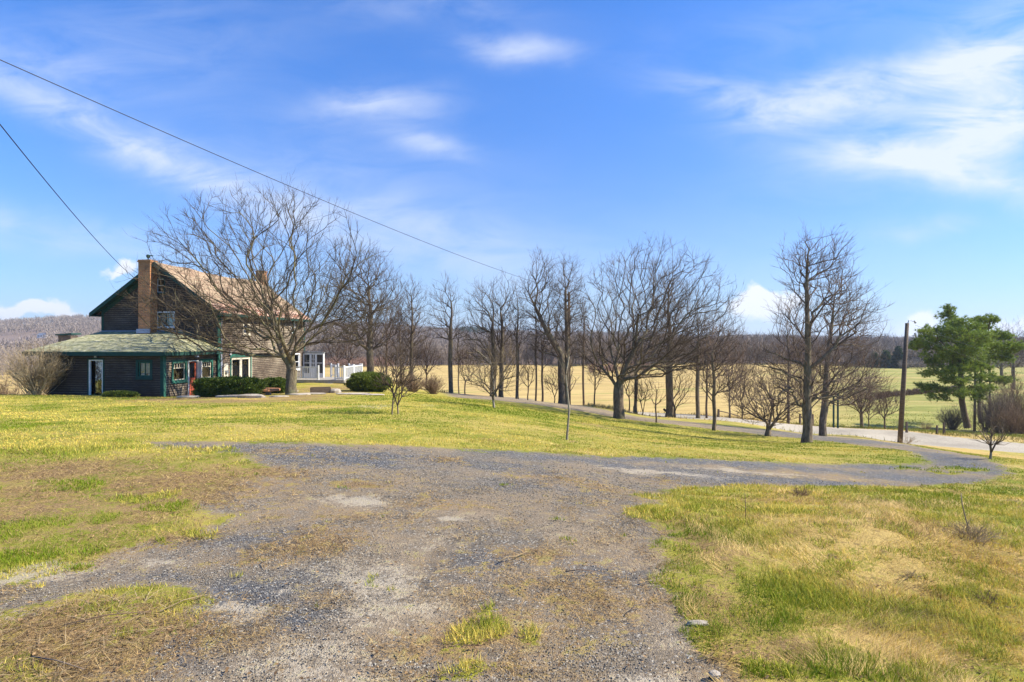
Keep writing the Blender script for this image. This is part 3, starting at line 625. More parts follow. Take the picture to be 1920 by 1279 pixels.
ar = MB(); cxa = hp(352, 632, 'y', 0); n = 10
pts = [(cxa.x + .55 * math.cos(math.pi * i / n), cxa.z - .25 + .6 * math.sin(math.pi * i / n)) for i in range(n + 1)]
for i in range(n): ar.face((cxa.x, -.06, pts[0][1]), (pts[i][0], -.06, pts[i][1]), (pts[i + 1][0], -.06, pts[i + 1][1])); ar.face((pts[i][0], -.06, pts[i][1]), (pts[i][0], 0, pts[i][1]), (pts[i + 1][0], 0, pts[i + 1][1]), (pts[i + 1][0], -.06, pts[i + 1][1]))
ar.build('arched_panel', M_TEALD, house)
# chimneys
c0 = hp(259, 560, 'y', -.62).x; c1 = hp(281.5, 560, 'y', -.62).x
cz = hp(270, 492, 'y', -.6).z
ch = MB().box(c0, c1, -.62, -.03, tz - .35, cz).box(c0 - .04, c1 + .04, -.66, .02, cz + .001, cz + .075).box(c0 - .02, c1 + .02, -.64, 0, cz + .076, cz + .15).build('chimney', M_BRICK, house, bevel=.008)
MB().box(c0 - .06, c1 + .03, -.7, -.63, tz - .12, tz + .13).build('flashing', M_GALV, ch)
tp = MB(); cxm = (c0 + c1) / 2
tp.tube([(cxm, -.3, cz + .15), (cxm, -.3, cz + .3)], .035).tube([(cxm, -.3, cz + .28), (cxm, -.3, cz + .33), (cxm, -.3, cz + .46), (cxm, -.3, cz + .49)], [.05, .1, .1, .02], 10)
tp.tube([(cxm + .05, -.3, cz + .42), (cxm + .32, -.3, cz + .4)], .035); tp.build('chimney_cap', M_TEALD, ch)
k = hp(490, 525, 'x', hx); MB().box(hx - .3, hx + .3, k.y - .3, k.y + .3, RIDGEZ - .6, RIDGEZ + .75).box(hx - .35, hx + .35, k.y - .35, k.y + .35, RIDGEZ + .751, RIDGEZ + .83).build('chimney', M_BRICK, house, bevel=.01)
# windows
window('F', 0, *G1, M_WHITE, M_TEALD, .075, mun=[('v', (G1[0] + G1[1]) / 2, G1[2], G1[3])], curtain=(M_CURT, [(G1[0], G1[0] + .38, G1[2], G1[3]), (G1[1] - .4, G1[1], G1[2], G1[3]), (G1[0] + .42, G1[0] + .5, G1[2], G1[3])]))
window('F', 0, *G2, M_TEALD, M_WHITE, .05, mun=[('h', (G2[2] + G2[3]) / 2, G2[0], G2[1])])
wo = window('F', -AD, *A2, M_TEALD, M_TEAL, .13, mun=[('v', (A2[0] + A2[1]) / 2, A2[2], A2[3])], curtain=(M_YEL, [(A2[0], A2[1], A2[2] + .15, A2[3])]))
for a, b in ((A2[0] + .04, A2[0] + .22), (A2[1] - .25, A2[1] - .05)): MB().box(a, b, -AD + .1, -AD + .16, A2[2], A2[2] + .13).build('sill_ornament', M_WHITE, wo, bevel=.03)
def bar4(B, n=4):
    zt = B[3] - (B[3] - B[2]) * .30; L = [('h', zt, B[0], B[1])]
    for i in range(1, n): u = B[0] + (B[1] - B[0]) * i / n; L.append(('v', u, zt, B[3]))
    return L
window('R', XA, *B1, M_TEAL, M_CREAM, .12, mun=bar4(B1, 5), head=.05)
window('R', XA, *B3, M_TEAL, M_CREAM, .12, mun=bar4(B3, 5), head=.05)
window('R', 0, *C2, M_CREAM, M_CREAM, .07, mun=[('h', (C2[2] + C2[3]) / 2, C2[0], C2[1])], curtain=(M_LACE, [(C2[0], C2[1], C2[2], C2[3])]))
window('R', 0, *C3, M_WHITE, M_TEAL, .06, mun=[('h', (C3[2] + C3[3]) / 2, C3[0], C3[1])])
window('R', 0, *C5, M_WHITE, M_WHITE, .08, mun=[('h', (C5[2] + C5[3]) / 2, C5[0], C5[1])])
um = (C1[0] + C1[1]) / 2; fw = window('R', 0, *C1, M_TEAL, M_CREAM, .12, head=.08, mun=[])
fx = MB(); fb(fx, 'R', um - .13, um + .13, C1[2], C1[3], -.06, .0, 0); fb(fx, 'R', C1[0], C1[0] + .15, C1[2], C1[3], -.06, -.002, 0); fb(fx, 'R', C1[1] - .17, C1[1], C1[2], C1[3], -.06, -.002, 0); fb(fx, 'R', C1[0] + .15, C1[1] - .17, C1[3] - .14, C1[3], -.06, -.004, 0)
fb(fx, 'R', C1[1] + .12, C1[1] + .17, C1[2], C1[3], .0, .04, 0); fx.build('door_frame', M_CREAM, fw)
# doors
dr = MB(); fb(dr, 'F', A1[0] - .12, A1[0] - .05, A1[2] - .2, A1[3] + .12, 0, .04, -AD); fb(dr, 'F', A1[1] + .05, A1[1] + .14, A1[2] - .2, A1[3] + .12, 0, .04, -AD); fb(dr, 'F', A1[0] - .05, A1[1] + .05, A1[3] + .05, A1[3] + .12, 0, .038, -AD)
door = dr.build('door', M_TEALD, house)
wf = MB(); fb(wf, 'F', A1[0] - .05, A1[0] + .02, A1[2] - .1, A1[3] + .05, -.05, .035, -AD); fb(wf, 'F', A1[1] - .0, A1[1] + .05, A1[2] - .1, A1[3] + .05, -.05, .035, -AD); fb(wf, 'F', A1[0] + .02, A1[1], A1[3], A1[3] + .05, -.05, .033, -AD); wf.build('door_frame', M_WHITE, door)
dm = A1[0] + (A1[1] - A1[0]) * .3
lf = MB(); fb(lf, 'F', dm, A1[1], A1[2] - .06, A1[3], -.13, -.1, -AD); lf.build('door_leaf', M_LACE, door)
gp = MB(); fb(gp, 'F', dm + .02, A1[1] - .03, A1[2] + .1, A1[3] - .06, -.085, -.08, -AD); gp.build('pane', M_GLASS, door)
tp = MB(); fb(tp, 'F', A1[0] + .02, dm, A1[2] - .1, A1[3], -.3, -.28, -AD); tp.build('dark_gap', M_DARK, door)
MB().box(dm + .06, dm + .1, -AD + .03, -AD + .08, 1.05, 1.1).build('handle', M_METAL, door)
MB().box((A1[0] + A1[1]) / 2 - .02, (A1[0] + A1[1]) / 2 + .1, -AD - .14, -AD - .03, A1[3] + .15, A1[3] + .33).build('wall_lamp', M_METAL, house, bevel=.02)
rd = MB(); fb(rd, 'R', B2[0] - .07, B2[0], 0, B2[3] + .06, -.05, .045, XA); fb(rd, 'R', B2[1], B2[1] + .07, 0, B2[3] + .06, -.05, .045, XA); fb(rd, 'R', B2[0], B2[1], B2[3], B2[3] + .06, -.05, .043, XA)
rdo = rd.build('door', M_WHITE, house)
dl = MB(); fb(dl, 'R', B2[0], B2[1], .1, 1.08, -.12, -.08, XA); fb(dl, 'R', B2[1] - .12, B2[1], 1.08, B2[3], -.12, -.08, XA); fb(dl, 'R', B2[0], B2[0] + .1, 1.08, B2[3], -.12, -.08, XA); fb(dl, 'R', B2[0] + .1, B2[1] - .12, B2[3] - .1, B2[3], -.12, -.08, XA)
for z in (.22, .5, .78): fb(dl, 'R', B2[0] + .12, B2[1] - .14, z, z + .18, -.08, -.062, XA)
dl.build('door_leaf', M_RED, rdo); gp = MB(); fb(gp, 'R', B2[0] + .1, B2[1] - .12, 1.08, B2[3] - .1, -.105, -.1, XA); gp.build('pane', M_GLASS, rdo)
st = MB(); fb(st, 'R', B2[1] + .02, B2[1] + .07, .0, B2[3], .05, .24, XA); st.build('open_storm_door', M_WHITE, rdo)
MB().box(XA + .03, XA + .9, B2[0] - .1, B2[1] + .1, -.12, .06).build('doorstep', M_CONC, house, bevel=.02)
lp = ry(362, 668, XA); l_ = MB(); l_.tube([(XA + .02, lp[0], lp[1] + .12), (XA + .2, lp[0], lp[1] + .12)], .02); l_.tube([(XA + .2, lp[0], lp[1] + .14), (XA + .2, lp[0], lp[1] + .1), (XA + .2, lp[0], lp[1] - .06)], [.05, .13, .14], 10); l_.build('wall_lamp', M_GALV, house)
# services beside the corner: downspout, meter board
dn = MB().tube([(.3, -.3, ez - .1), (.2, -.1, ez - .35), (.08, .12, ez - .7), (.08, .12, 0.0)], .04, 8); dn.build('downspout', M_GALV, house)
MB().tube([(.06, .19, EAVE - .1), (.06, .19, 2.1), (.06, .25, 1.6)], .025, 6).build('service_conduit', M_GALV, house)
mb = MB(); mb.box(.025, .06, .42, .85, .3, 1.75); mt_ = mb.build('meter_board', M_CREAM, house)
MB().tube([(.06, .63, 1.25), (.16, .63, 1.25)], .1, 12).build('electric_meter', M_METAL, mt_); MB().tube([(.06, .63, .85), (.12, .63, .85)], .07, 10).build('junction_box', M_METAL, mt_)
MB().box(.03, .1, 1.0, 1.12, 2.25, 2.45).build('wall_lamp', M_WHITE, house)
# white entry behind the far corner
ex0, ex1 = 0.06, hp(607, 690, 'y', LEN - .25).x; ey = LEN - .25
W3 = []
en = MB(); zb = .2; zt = hp(590, 662, 'y', ey).z
en.box(ex0, ex1, ey + .03, ey + .14, zb, zt); eo = en.build('white_entry', M_WHITE, house)
tt = (ex1 - ex0); a3 = [ex0, ex0 + tt * .36, ex0 + tt * .62, ex1]
for i, (u, v) in enumerate(zip(a3[:-1], a3[1:])):
    nm = 'door' if i == 1 else 'window'; fr = MB(); fr.box(u + .01, u + .075, ey - .03, ey + .029, zb, zt - .05).box(v - .075, v - .01, ey - .03, ey + .029, zb, zt - .05).box(u + .075, v - .075, ey - .03, ey + .029, zt - .14, zt - .05)
    fr.box(u + .075, v - .075, ey - .028, ey + .029, zb, zb + (.85 if i == 1 else .45)).box(u + .075, v - .075, ey - .02, ey + .028, zb + 1.2, zb + 1.25)
    if i == 1: fr.box((u + v) / 2 - .015, (u + v) / 2 + .015, ey - .021, ey + .027, zb + .85, zt - .14).box(u + .075, v - .075, ey - .02, ey + .028, zb + 1.5, zb + 1.53)
    fo = fr.build(nm, M_WHITE, eo); MB().box(u + .075, v - .075, ey + .002, ey + .02, zb + .44, zt - .13).build('pane', m_plain('dark_glass', (.03, .035, .04), .2, .08, 3, .05, .8) if i == 0 else bpy.data.materials['dark_glass'], fo)
er = MB(); er.hexa([(ex0, ey - .08, zt), (ex1 + .06, ey - .08, zt), (ex1 + .06, ey + .2, zt), (ex0, ey + .2, zt), (ex0, ey - .08, zt + .12), (ex1 + .06, ey - .08, zt + .04), (ex1 + .06, ey + .2, zt + .04), (ex0, ey + .2, zt + .12)]); er.build('roof', M_METAL, eo)
# ------------------------------------------------------------ deck
deck = empty('wooden_deck', (HX, HY, HZ), TH); tag(deck, 'low wooden deck with white railings at the far corner of the farmhouse', 'deck')
fy = hp(572, 713, 'y', 7.9).y; dz = hp(600, 713, 'y', 7.9).z; dx0 = .06; dx1 = hp(645, 714, 'y', 7.9).x; dyb = ey - .05
fd = MB(); nb = 26
for i in range(nb):
    a = fy + (dyb + 1.2 - fy) * i / nb; fd.box(dx0, dx1, a, a + (dyb + 1.2 - fy) / nb - .012, dz - .035, dz)
fd.box(dx0, dx1, fy - .035, fy - .002, dz - .2, dz - .002); fd.box(dx1 + .002, dx1 + .035, fy, dyb + 1.2, dz - .2, dz - .002); fd.build('deck_floor', m_plain('grey_deck_boards', (.33, .30, .26), .25, .8), deck)
for x, y in ((dx0 + .3, fy + .2), (dx1 - .3, fy + .2), (dx1 - .3, dyb), (1.6, fy + .2)): MB().box(x - .06, x + .06, y - .06, y + .06, dz - 1.2, dz - .036).build('post', M_POLE, deck)
def rail(p, q, nm='railing'):
    mb = MB(); p = Vector(p); q = Vector(q); L = (q - p).length; d = (q - p).normalized(); n_ = Vector((-d.y, d.x, 0))
    def bar(a, b, z0, z1, w_):
        A = p + d * a; B = p + d * b
        mb.hexa([tuple(A - n_ * w_) [:2] + (z0,), tuple(B - n_ * w_)[:2] + (z0,), tuple(B + n_ * w_)[:2] + (z0,), tuple(A + n_ * w_)[:2] + (z0,), tuple(A - n_ * w_)[:2] + (z1,), tuple(B - n_ * w_)[:2] + (z1,), tuple(B + n_ * w_)[:2] + (z1,), tuple(A + n_ * w_)[:2] + (z1,)])
    bar(-.05, .05, dz, dz + 1.05, .05); bar(L - .05, L + .05, dz, dz + 1.05, .05); bar(.05, L - .05, dz + .88, dz + .95, .035); bar(.05, L - .05, dz + .1, dz + .16, .03)
    k = int(L / .13)
    for i in range(1, k): bar(L * i / k - .018, L * i / k + .018, dz + .16, dz + .88, .018)
    mb.build(nm, M_WHITE, deck)
gx1 = hp(596, 700, 'y', fy).x; gx2 = hp(628, 700, 'y', fy).x; gx3 = hp(609, 700, 'y', ey).x
rail((dx0 + .1, fy + .06, 0), (gx1, fy + .06, 0)); rail((gx2, fy + .06, 0), (dx1 - .06, fy + .06, 0)); rail((dx1 - .06, fy + .2, 0), (dx1 - .06, (fy + dyb + 1.2) / 2, 0)); rail((dx1 - .06, (fy + dyb + 1.2) / 2 + .12, 0), (dx1 - .06, dyb + 1.1, 0))
rail((ex1 + .12, dyb + 1.1, 0), (ex1 + .7, dyb + 1.1, 0))
rail((dx1 - .2, dyb + 1.1, 0), (dx1 - 1.1, dyb + 1.1, 0))
MB().box(gx1 + .1, gx2 - .1, fy - .35, fy - .04, dz - .38, dz - .22).build('step', M_CONC, deck)

# ------------------------------------------------------------ bare trees
def m_bark(name, c1, c2, c3, lich=(.2, .2, .1), la=.4):
    def fn(g):
        P = g.obj(); n = g.noise(g.scale(P, (1, 1, .22)), 14, 4, .7); n2 = g.noise(P, 1.1, 3, .6); n3 = g.noise(g.scale(P, (1, 1, .12)), 32, 3, .6)
        c = g.mix(g.ss(n, .35, .65), c1, c2); c = g.mix(g.ss(n3, .55, .68), c, c3)
        c = g.mix(g.m('MULTIPLY', g.ss(n2, .45, .62), la), c, lich)
        g.out(c, .9, g.bump(g.m('ADD', n, n3), .9, .03), .1)
    return mat(name, fn)
def m_twig(name, c1, c2):
    def fn(g):
        g.out(g.mix(g.ss(g.noise(g.obj(), 1.6, 3), .38, .62), c1, c2), .85, None, .12)
    return mat(name, fn)
BK = {'olive': (m_bark('lichened_bark', (.09, .07, .045), (.21, .165, .105), (.27, .225, .15), (.23, .22, .10), .55), m_twig('lichened_twigs', (.05, .036, .026), (.115, .09, .055))),
      'grey': (m_bark('grey_bark', (.085, .063, .044), (.20, .155, .108), (.28, .225, .16), (.16, .15, .08), .4), m_twig('grey_twigs', (.062, .044, .032), (.13, .094, .066))),
      'brown': (m_bark('brown_bark', (.08, .055, .04), (.17, .12, .085), (.25, .19, .13), (.16, .14, .08), .3), m_twig('brown_twigs', (.055, .036, .028), (.11, .07, .05))),
      'red': (m_bark('dark_furrowed_bark', (.10, .076, .052), (.23, .175, .12), (.24, .19, .13), (.17, .16, .08), .4), m_twig('reddish_twigs', (.09, .062, .046), (.18, .125, .092))),
      'pale': (m_bark('pale_bark', (.2, .17, .12), (.34, .29, .21), (.45, .4, .3), (.3, .28, .16), .3), m_twig('pale_brown_twigs', (.10, .072, .048), (.18, .135, .085)))}

def tubes(P, Rr, ch, sides):
    """tube skins along chains of points; ch = chain id of every point"""
    n = len(P); same_n = np.zeros(n, bool); same_n[:-1] = ch[1:] == ch[:-1]; same_p = np.zeros(n, bool); same_p[1:] = same_n[:-1]
    nx = np.where(same_n[:, None], np.roll(P, -1, 0), P); pv = np.where(same_p[:, None], np.roll(P, 1, 0), P)
    t = nx - pv; t /= np.linalg.norm(t, axis=1, keepdims=True) + 1e-12
    first = np.where(~same_p)[0]; cid = np.cumsum(~same_p) - 1; t0 = t[first]
    ref = np.where(np.abs(t0[:, 2:3]) > .75, np.array([[.93, .37, 0]]), np.array([[.1, .05, 1.0]]))[cid]
    a = np.cross(t, ref); a /= np.linalg.norm(a, axis=1, keepdims=True) + 1e-9; b = np.cross(t, a)
    th = np.arange(sides) * 2 * np.pi / sides
    V = P[:, None] + Rr[:, None, None] * (a[:, None] * np.cos(th)[None, :, None] + b[:, None] * np.sin(th)[None, :, None])
    i = np.where(same_n)[0]; j = np.arange(sides); j2 = (j + 1) % sides
    Q = np.stack([i[:, None] * sides + j, i[:, None] * sides + j2, (i[:, None] + 1) * sides + j2, (i[:, None] + 1) * sides + j], -1).reshape(-1, 4)
    return V.reshape(-1, 3), Q
class Cat:
    def __init__(s): s.V = []; s.Q = []; s.n = 0; s.M = []
    def add(s, V, Q, mi=1):
        s.M.append(np.full(len(Q), mi)); s.V.append(V); s.Q.append(Q + s.n); s.n += len(V)
    def get(s): return np.concatenate(s.V), np.concatenate(s.Q)
def twigs(P, D, L, r, rs, K=4, spread=.7, up=.25, wig=.12):
    """short curved shoots from points P along directions D; returns chain points, radii, ids and ends"""
    M = len(P); rd = rs.normal(size=(M, 3)); rd -= (rd * D).sum(1, keepdims=True) * D; rd /= np.linalg.norm(rd, axis=1, keepdims=True) + 1e-9
    d = D + rd * spread * rs.uniform(.5, 1.3, (M, 1)); d[:, 2] += up; d /= np.linalg.norm(d, axis=1, keepdims=True)
    pts = np.zeros((M, K, 3)); pts[:, 0] = P; Ls = (L * rs.uniform(.5, 1.25, M))[:, None]; dirs = np.zeros((M, K, 3)); dirs[:, 0] = d
    for k in range(1, K):
        d = d + rs.normal(size=(M, 3)) * wig; d[:, 2] += up * .25; d /= np.linalg.norm(d, axis=1, keepdims=True)
        pts[:, k] = pts[:, k - 1] + d * Ls / (K - 1); dirs[:, k] = d
    rr = np.asarray(r).reshape(-1, 1) * np.linspace(1, .35, K)[None, :] * np.ones((M, 1))
    return pts, rr, dirs
def skeleton(rs, trunk, pts, fork_i, bf=.35, step=.42, angp=1.4, up=.15):
    """joins crown points to the trunk one after another, nearest and straightest first"""
    N = 20000; P = np.zeros((N, 3)); D = np.zeros((N, 3)); PL = np.zeros(N); par = np.full(N, -1); n = 0
    for i, p in enumerate(trunk):
        P[n] = p; par[n] = n - 1
        D[n] = (0, 0, 1) if i == 0 else (np.array(p) - trunk[i - 1]) / np.linalg.norm(np.array(p) - trunk[i - 1])
        PL[n] = max(0, i - fork_i) * .3; n += 1
    c = np.array(trunk[fork_i]); o = np.argsort(np.linalg.norm(pts - c, axis=1) + .0 * pts[:, 2])
    for k in o:
        p = pts[k]; A = P[fork_i:n]; v = p - A; d = np.linalg.norm(v, axis=1) + 1e-6; cs = (v * D[fork_i:n]).sum(1) / d
        cost = d * (1 + angp * (1 - cs)) + bf * PL[fork_i:n] + (cs < .1) * 3
        j = fork_i + int(np.argmin(cost)); dist = d[j - fork_i]
        if dist < .12: continue
        m = max(1, int(round(dist / step))); h = dist * .55; d0 = D[j] * .6 + v[j - fork_i] / dist * .5; p0 = P[j]; tdir = v[j - fork_i] / dist + np.array([0, 0, up]); tdir /= np.linalg.norm(tdir)
        prev = j
        for q in range(1, m + 1):
            t = q / m; a = (2*t**3 - 3*t*t + 1); b = t**3 - 2*t*t + t; cc = -2*t**3 + 3*t*t; e = t**3 - t*t
            x = a * p0 + b * h * d0 + cc * p + e * h * tdir
            if q < m: x = x + rs.normal(size=3) * .014 * min(dist, 1.5)
            P[n] = x; par[n] = prev; dv = x - P[prev]; L = np.linalg.norm(dv) + 1e-9; D[n] = dv / L; PL[n] = PL[prev] + L; prev = n; n += 1
            if n >= N - 30: break
        if n >= N - 60: break
    return P[:n], D[:n], par[:n]
def crown_pts(rs, n, ells, hollow=.45):
    out = []; w_ = np.array([e[4] for e in ells], float); w_ /= w_.sum()
    for e, f in zip(ells, w_):
        cx, cy, cz, (rx, ry, rz), _ = e; m = int(n * f); d = rs.normal(size=(m * 1, 3)); d /= np.linalg.norm(d, axis=1, keepdims=True)
        r = rs.uniform(0, 1, (m, 1)) ** hollow; q = d * r * np.array([rx, ry, rz]) + np.array([cx, cy, cz]); out.append(q)
    return np.concatenate(out)
def make_tree(name, label, loc, trunk, fork_i, pts, r0, bark, seed=0, needles=None, tip=.0105, bf=.35, tw=(.55, .30), twn=1.0, group=None, cat='tree', flare=1.22, step=.42, angp=1.4, up=.15, wig=.12, tw_r=.0055, limit=.06):
    rs = np.random.RandomState(seed); trunk = [np.array(p, float) for p in trunk]
    P, D, par = skeleton(rs, trunk, pts, fork_i, bf, step, angp, up); n = len(P)
    leaf = np.zeros(n); kids = np.bincount(par[par >= 0], minlength=n); leaf[kids == 0] = 1
    for i in range(n - 1, 0, -1): leaf[par[i]] += leaf[i]
    ex = math.log(max(leaf[0], 2)) / math.log(r0 / tip); Rr = tip * leaf ** (1 / ex)
    nt = len(trunk)
    for i in range(fork_i + 1): Rr[i] = max(Rr[i], r0 * (1 - .12 * i / max(fork_i, 1)))
    Rr[0] = r0 * flare
    if fork_i > 1: Rr[1] = r0 * 1.06
    main = np.full(n, -1); best = np.zeros(n)
    for i in range(1, n):
        p = par[i]
        if leaf[i] > best[p]: best[p] = leaf[i]; main[p] = i
    for i in range(nt - 1): main[i] = i + 1
    chains = []
    for i in range(1, n):
        if main[par[i]] != i:
            c = [par[i]]; j = i
            while j != -1: c.append(j); j = main[j]
            chains.append(c)
    root = empty(name, loc); tag(root, label, cat, group)
    # trunk: rings with root flare and furrows
    tk = np.array(trunk); sub = []; rad = []
    ends = nt if fork_i >= nt - 2 else nt
    for i in range(nt - 1):
        for t in np.linspace(0, 1, 4)[:-1]: sub.append(tk[i] * (1 - t) + tk[i + 1] * t); rad.append(Rr[i] * (1 - t) + Rr[i + 1] * t)
    sub.append(tk[-1]); rad.append(Rr[nt - 1]); sub = np.array(sub); rad = np.array(rad)
    sd = 16 if r0 > .15 else (8 if r0 > .05 else 6)
    V, Q = tubes(sub, rad, np.zeros(len(sub), int), sd)
    if r0 > .1:
        Vr = V.reshape(-1, sd, 3); zz = sub[:, 2:3]; th = np.arange(sd) * 2 * np.pi / sd
        f = 1 + .05 * np.sin(th * 5 + 1)[None, :] * np.ones_like(zz) + .14 * np.maximum(0, np.sin(th * 4 + seed))[None, :] * np.exp(-zz / .16)
        Vr = sub[:, None] + (Vr - sub[:, None]) * f[..., None]; V = Vr.reshape(-1, 3)
    V[:sd, 2] -= .15
    mesh_np('trunk', V, Q=Q, mats=[BK[bark][0]], smooth=True, parent=root)
    cat_ = Cat(); idx = {8: [], 5: [], 3: []}
    for c in chains:
        r = Rr[c[1]]; idx[8 if r > .045 else (5 if r > .018 else 3)].append(c)
    if main[nt - 1] != -1:
        c = [nt - 1]; j = main[nt - 1]
        while j != -1: c.append(j); j = main[j]
        idx[8].append(c)
    for k, cs in idx.items():
        if not cs: continue
        ii = np.concatenate([np.array(c) for c in cs]); cid = np.repeat(np.arange(len(cs)), [len(c) for c in cs]); rr = Rr[ii].copy()
        st = np.concatenate([[0], np.cumsum([len(c) for c in cs])[:-1]]); rr[st] = Rr[ii[st + 1]] * 1.12; en = np.concatenate([st[1:], [len(ii)]]) - 1; rr[en] *= .6
        cat_.add(*tubes(P[ii], rr, cid, k), mi=0 if k == 8 else 1)
    # twigs, then shoots on the twigs
    thin = np.where((Rr < limit) & (np.arange(n) >= nt))[0]
    m = int(len(thin) * 1.5 * twn); s_ = thin[rs.randint(0, len(thin), m)]
    pts1, r1, d1 = twigs(P[s_], D[s_], tw[0], np.minimum(Rr[s_] * .7, tw_r), rs, wig=wig)
    K = 4; cat_.add(*tubes(pts1.reshape(-1, 3), r1.ravel(), np.repeat(np.arange(m), K), 3))
    pick = rs.randint(0, m, int(m * 1.3)); kk = rs.randint(1, K, len(pick))
    pts2, r2, d2 = twigs(pts1[pick, kk], d1[pick, kk], tw[1], tw_r * .7, rs, K=3, wig=wig)
    cat_.add(*tubes(pts2.reshape(-1, 3), r2.ravel(), np.repeat(np.arange(len(pick)), 3), 3))
    V, Q = cat_.get(); mesh_np('crown', V, Q=Q, mats=[BK[bark][1] if r0 < .05 else BK[bark][0], BK[bark][1]], smooth=True, parent=root, mi=np.concatenate(cat_.M))
    if needles:
        nn, ln, wd, m_ = needles; s2 = np.repeat(thin[rs.randint(0, len(thin), nn // 14)], 14); ro_ = np.repeat(rs.normal(size=(nn // 14, 3)), 14, 0); nd = np.repeat(rs.normal(size=(nn // 14, 3)) * np.array([.5, .5, .2]) + np.array([0, 0, .45]), 14, 0)
        T = slivers(rs, P[s2] + ro_ * .16, D[s2] * .4 + nd, ln, wd, .8)
        mesh_np('foliage', T.reshape(-1, 3), T=np.arange(len(T) * 3).reshape(-1, 3), mats=[m_], parent=root)
    return root
def slivers(rs, base, dirs, ln, wd, rand=1.0):
    """one thin pointed triangle per point"""
    n = len(base); d = dirs + rs.normal(size=(n, 3)) * rand * .55; d /= np.linalg.norm(d, axis=1, keepdims=True) + 1e-9
    s_ = np.cross(d, rs.normal(size=(n, 3))); s_ /= np.linalg.norm(s_, axis=1, keepdims=True) + 1e-9
    L = ln * rs.uniform(.6, 1.3, (n, 1)); w_ = wd * rs.uniform(.6, 1.3, (n, 1)) * .5
    return np.stack([base - s_ * w_, base + s_ * w_, base + d * L], 1)
def place(px, py, Y=None):
    if Y is None: x, y, z = hit(px, py)
    else:
        x = (px - 960) / F * Y; y = Y; z = H(x, y)
    return x, y, z
def vase(label, px, py, top, L, Rt, low, fork, r0, bark, seed, n, Y=None, name='bare_tree', fx=0, group=None, **kw):
    """a tree described by the columns and rows its crown reaches in the photograph"""
    x, y, z = place(px, py, Y); k = y / F; py = 640 + (CAMH - z) / k
    ht = (py - top) * k; zl = (py - low) * k; zf = (py - fork) * k; xl = (L - px) * k; xr = (Rt - px) * k; rs = np.random.RandomState(seed)
    cx = (xl + xr) / 2; rx = (xr - xl) / 2; cz = (ht + zl) / 2; rz = (ht - zl) / 2
    cz2 = zl + (ht - zl) * kw.pop('widest', .45)
    m = n * 3; d = rs.normal(size=(m, 3)); d /= np.linalg.norm(d, axis=1, keepdims=True); r = rs.uniform(0, 1, (m, 1)) ** kw.pop('hollow', .42)
    q = d * r; q[:, 0] = q[:, 0] * rx + cx; q[:, 1] = q[:, 1] * rx * kw.pop('deep', .85); q[:, 2] = np.where(q[:, 2] > 0, q[:, 2] * (ht - cz2), q[:, 2] * (cz2 - zl)) + cz2
    keep = (q[:, 2] > zf + .15 * np.hypot(q[:, 0], q[:, 1]) * kw.pop('floor', 1.0)); q = q[keep][:n]
    es = kw.pop('ells', None)
    if es:                          # crown made of several lobes: column, row, half width, half height, share
        tot = sum(e[4] for e in es); q = []
        for (ex, ey, ew, eh, sh) in es:
            mm = int(n * sh / tot); dd = rs.normal(size=(mm, 3)); dd /= np.linalg.norm(dd, axis=1, keepdims=True)
            q.append(dd * rs.uniform(0, 1, (mm, 1)) ** .45 * np.array([ew * k, ew * k * .85, eh * k]) + np.array([(ex - px) * k, 0, (py - ey) * k]))
        q = np.concatenate(q); q = q[q[:, 2] > zf + .05]
    lean = kw.pop('lean', 0.0); nt = max(3, int(zf / .35) + 1); tr = [(lean * t * t + .03 * math.sin(seed + 5 * t), .02 * math.cos(seed + 4 * t), zf * t) for t in np.linspace(0, 1, nt)]
    fi = nt - 2 if zf > .7 else 1
    lead = kw.pop('lead', 0)
    if lead:                        # a leader runs on through the crown
        tz = (ht - zf) * lead; k2 = int(tz / .6) + 1; x0, y0 = tr[-1][0], tr[-1][1]; a = rs.uniform(0, 6)
        for i in range(1, k2 + 1): t = i / k2; tr.append((x0 + kw.get('lx', 0) * t + .12 * math.sin(a + 5 * t) * t, y0 + .1 * math.cos(a + 4 * t) * t, zf + tz * t))
    kw.pop('lx', 0)
    return make_tree(name, label, (x, y, z), tr, fi, q, r0, bark, seed, group=group, **kw)
def vt(px, py, top, L, Rt, low, fork, r0, bark, seed, n, label, Y=None, name='bare_tree', **kw):
    return vase(label, px, py, top, L, Rt, low, fork, r0, bark, seed, n, Y, name, **kw)
# --- on the lawn
vt(547, 741, 352, 262, 745, 672, 694, .26, 'olive', 3, 2100, 'large spreading maple with stout lichened trunk in front of the clapboard side wall', name='maple_tree', bf=.30, tw=(.62, .36), twn=1.15, widest=.35, floor=.8, tw_r=.0075, cat='tree')
vt(1160, 785, 455, 1055, 1392, 740, 722, .31, 'grey', 8, 1900, 'large vase shaped bare tree with thick clean trunk at the middle of the lawn edge', name='maple_tree', bf=.32, widest=.42, floor=1.2, tw=(.62, .36), tw_r=.008, twn=1.15)
vt(1513, 831, 438, 1402, 1660, 815, 765, .2, 'red', 12, 1250, 'tallest bare tree of the right lawn corner, low limbs spreading over the lane', name='maple_tree', lead=.88, lx=.1, bf=.2, up=.1, tw=(.6, .34), tw_r=.0075, twn=1.0, angp=1.1, ells=[(1505, 500, 42, 62, .16), (1555, 500, 48, 60, .18), (1530, 590, 92, 70, .22), (1600, 590, 52, 70, .12), (1470, 690, 66, 60, .2), (1575, 700, 88, 60, .22), (1500, 740, 90, 34, .1)])
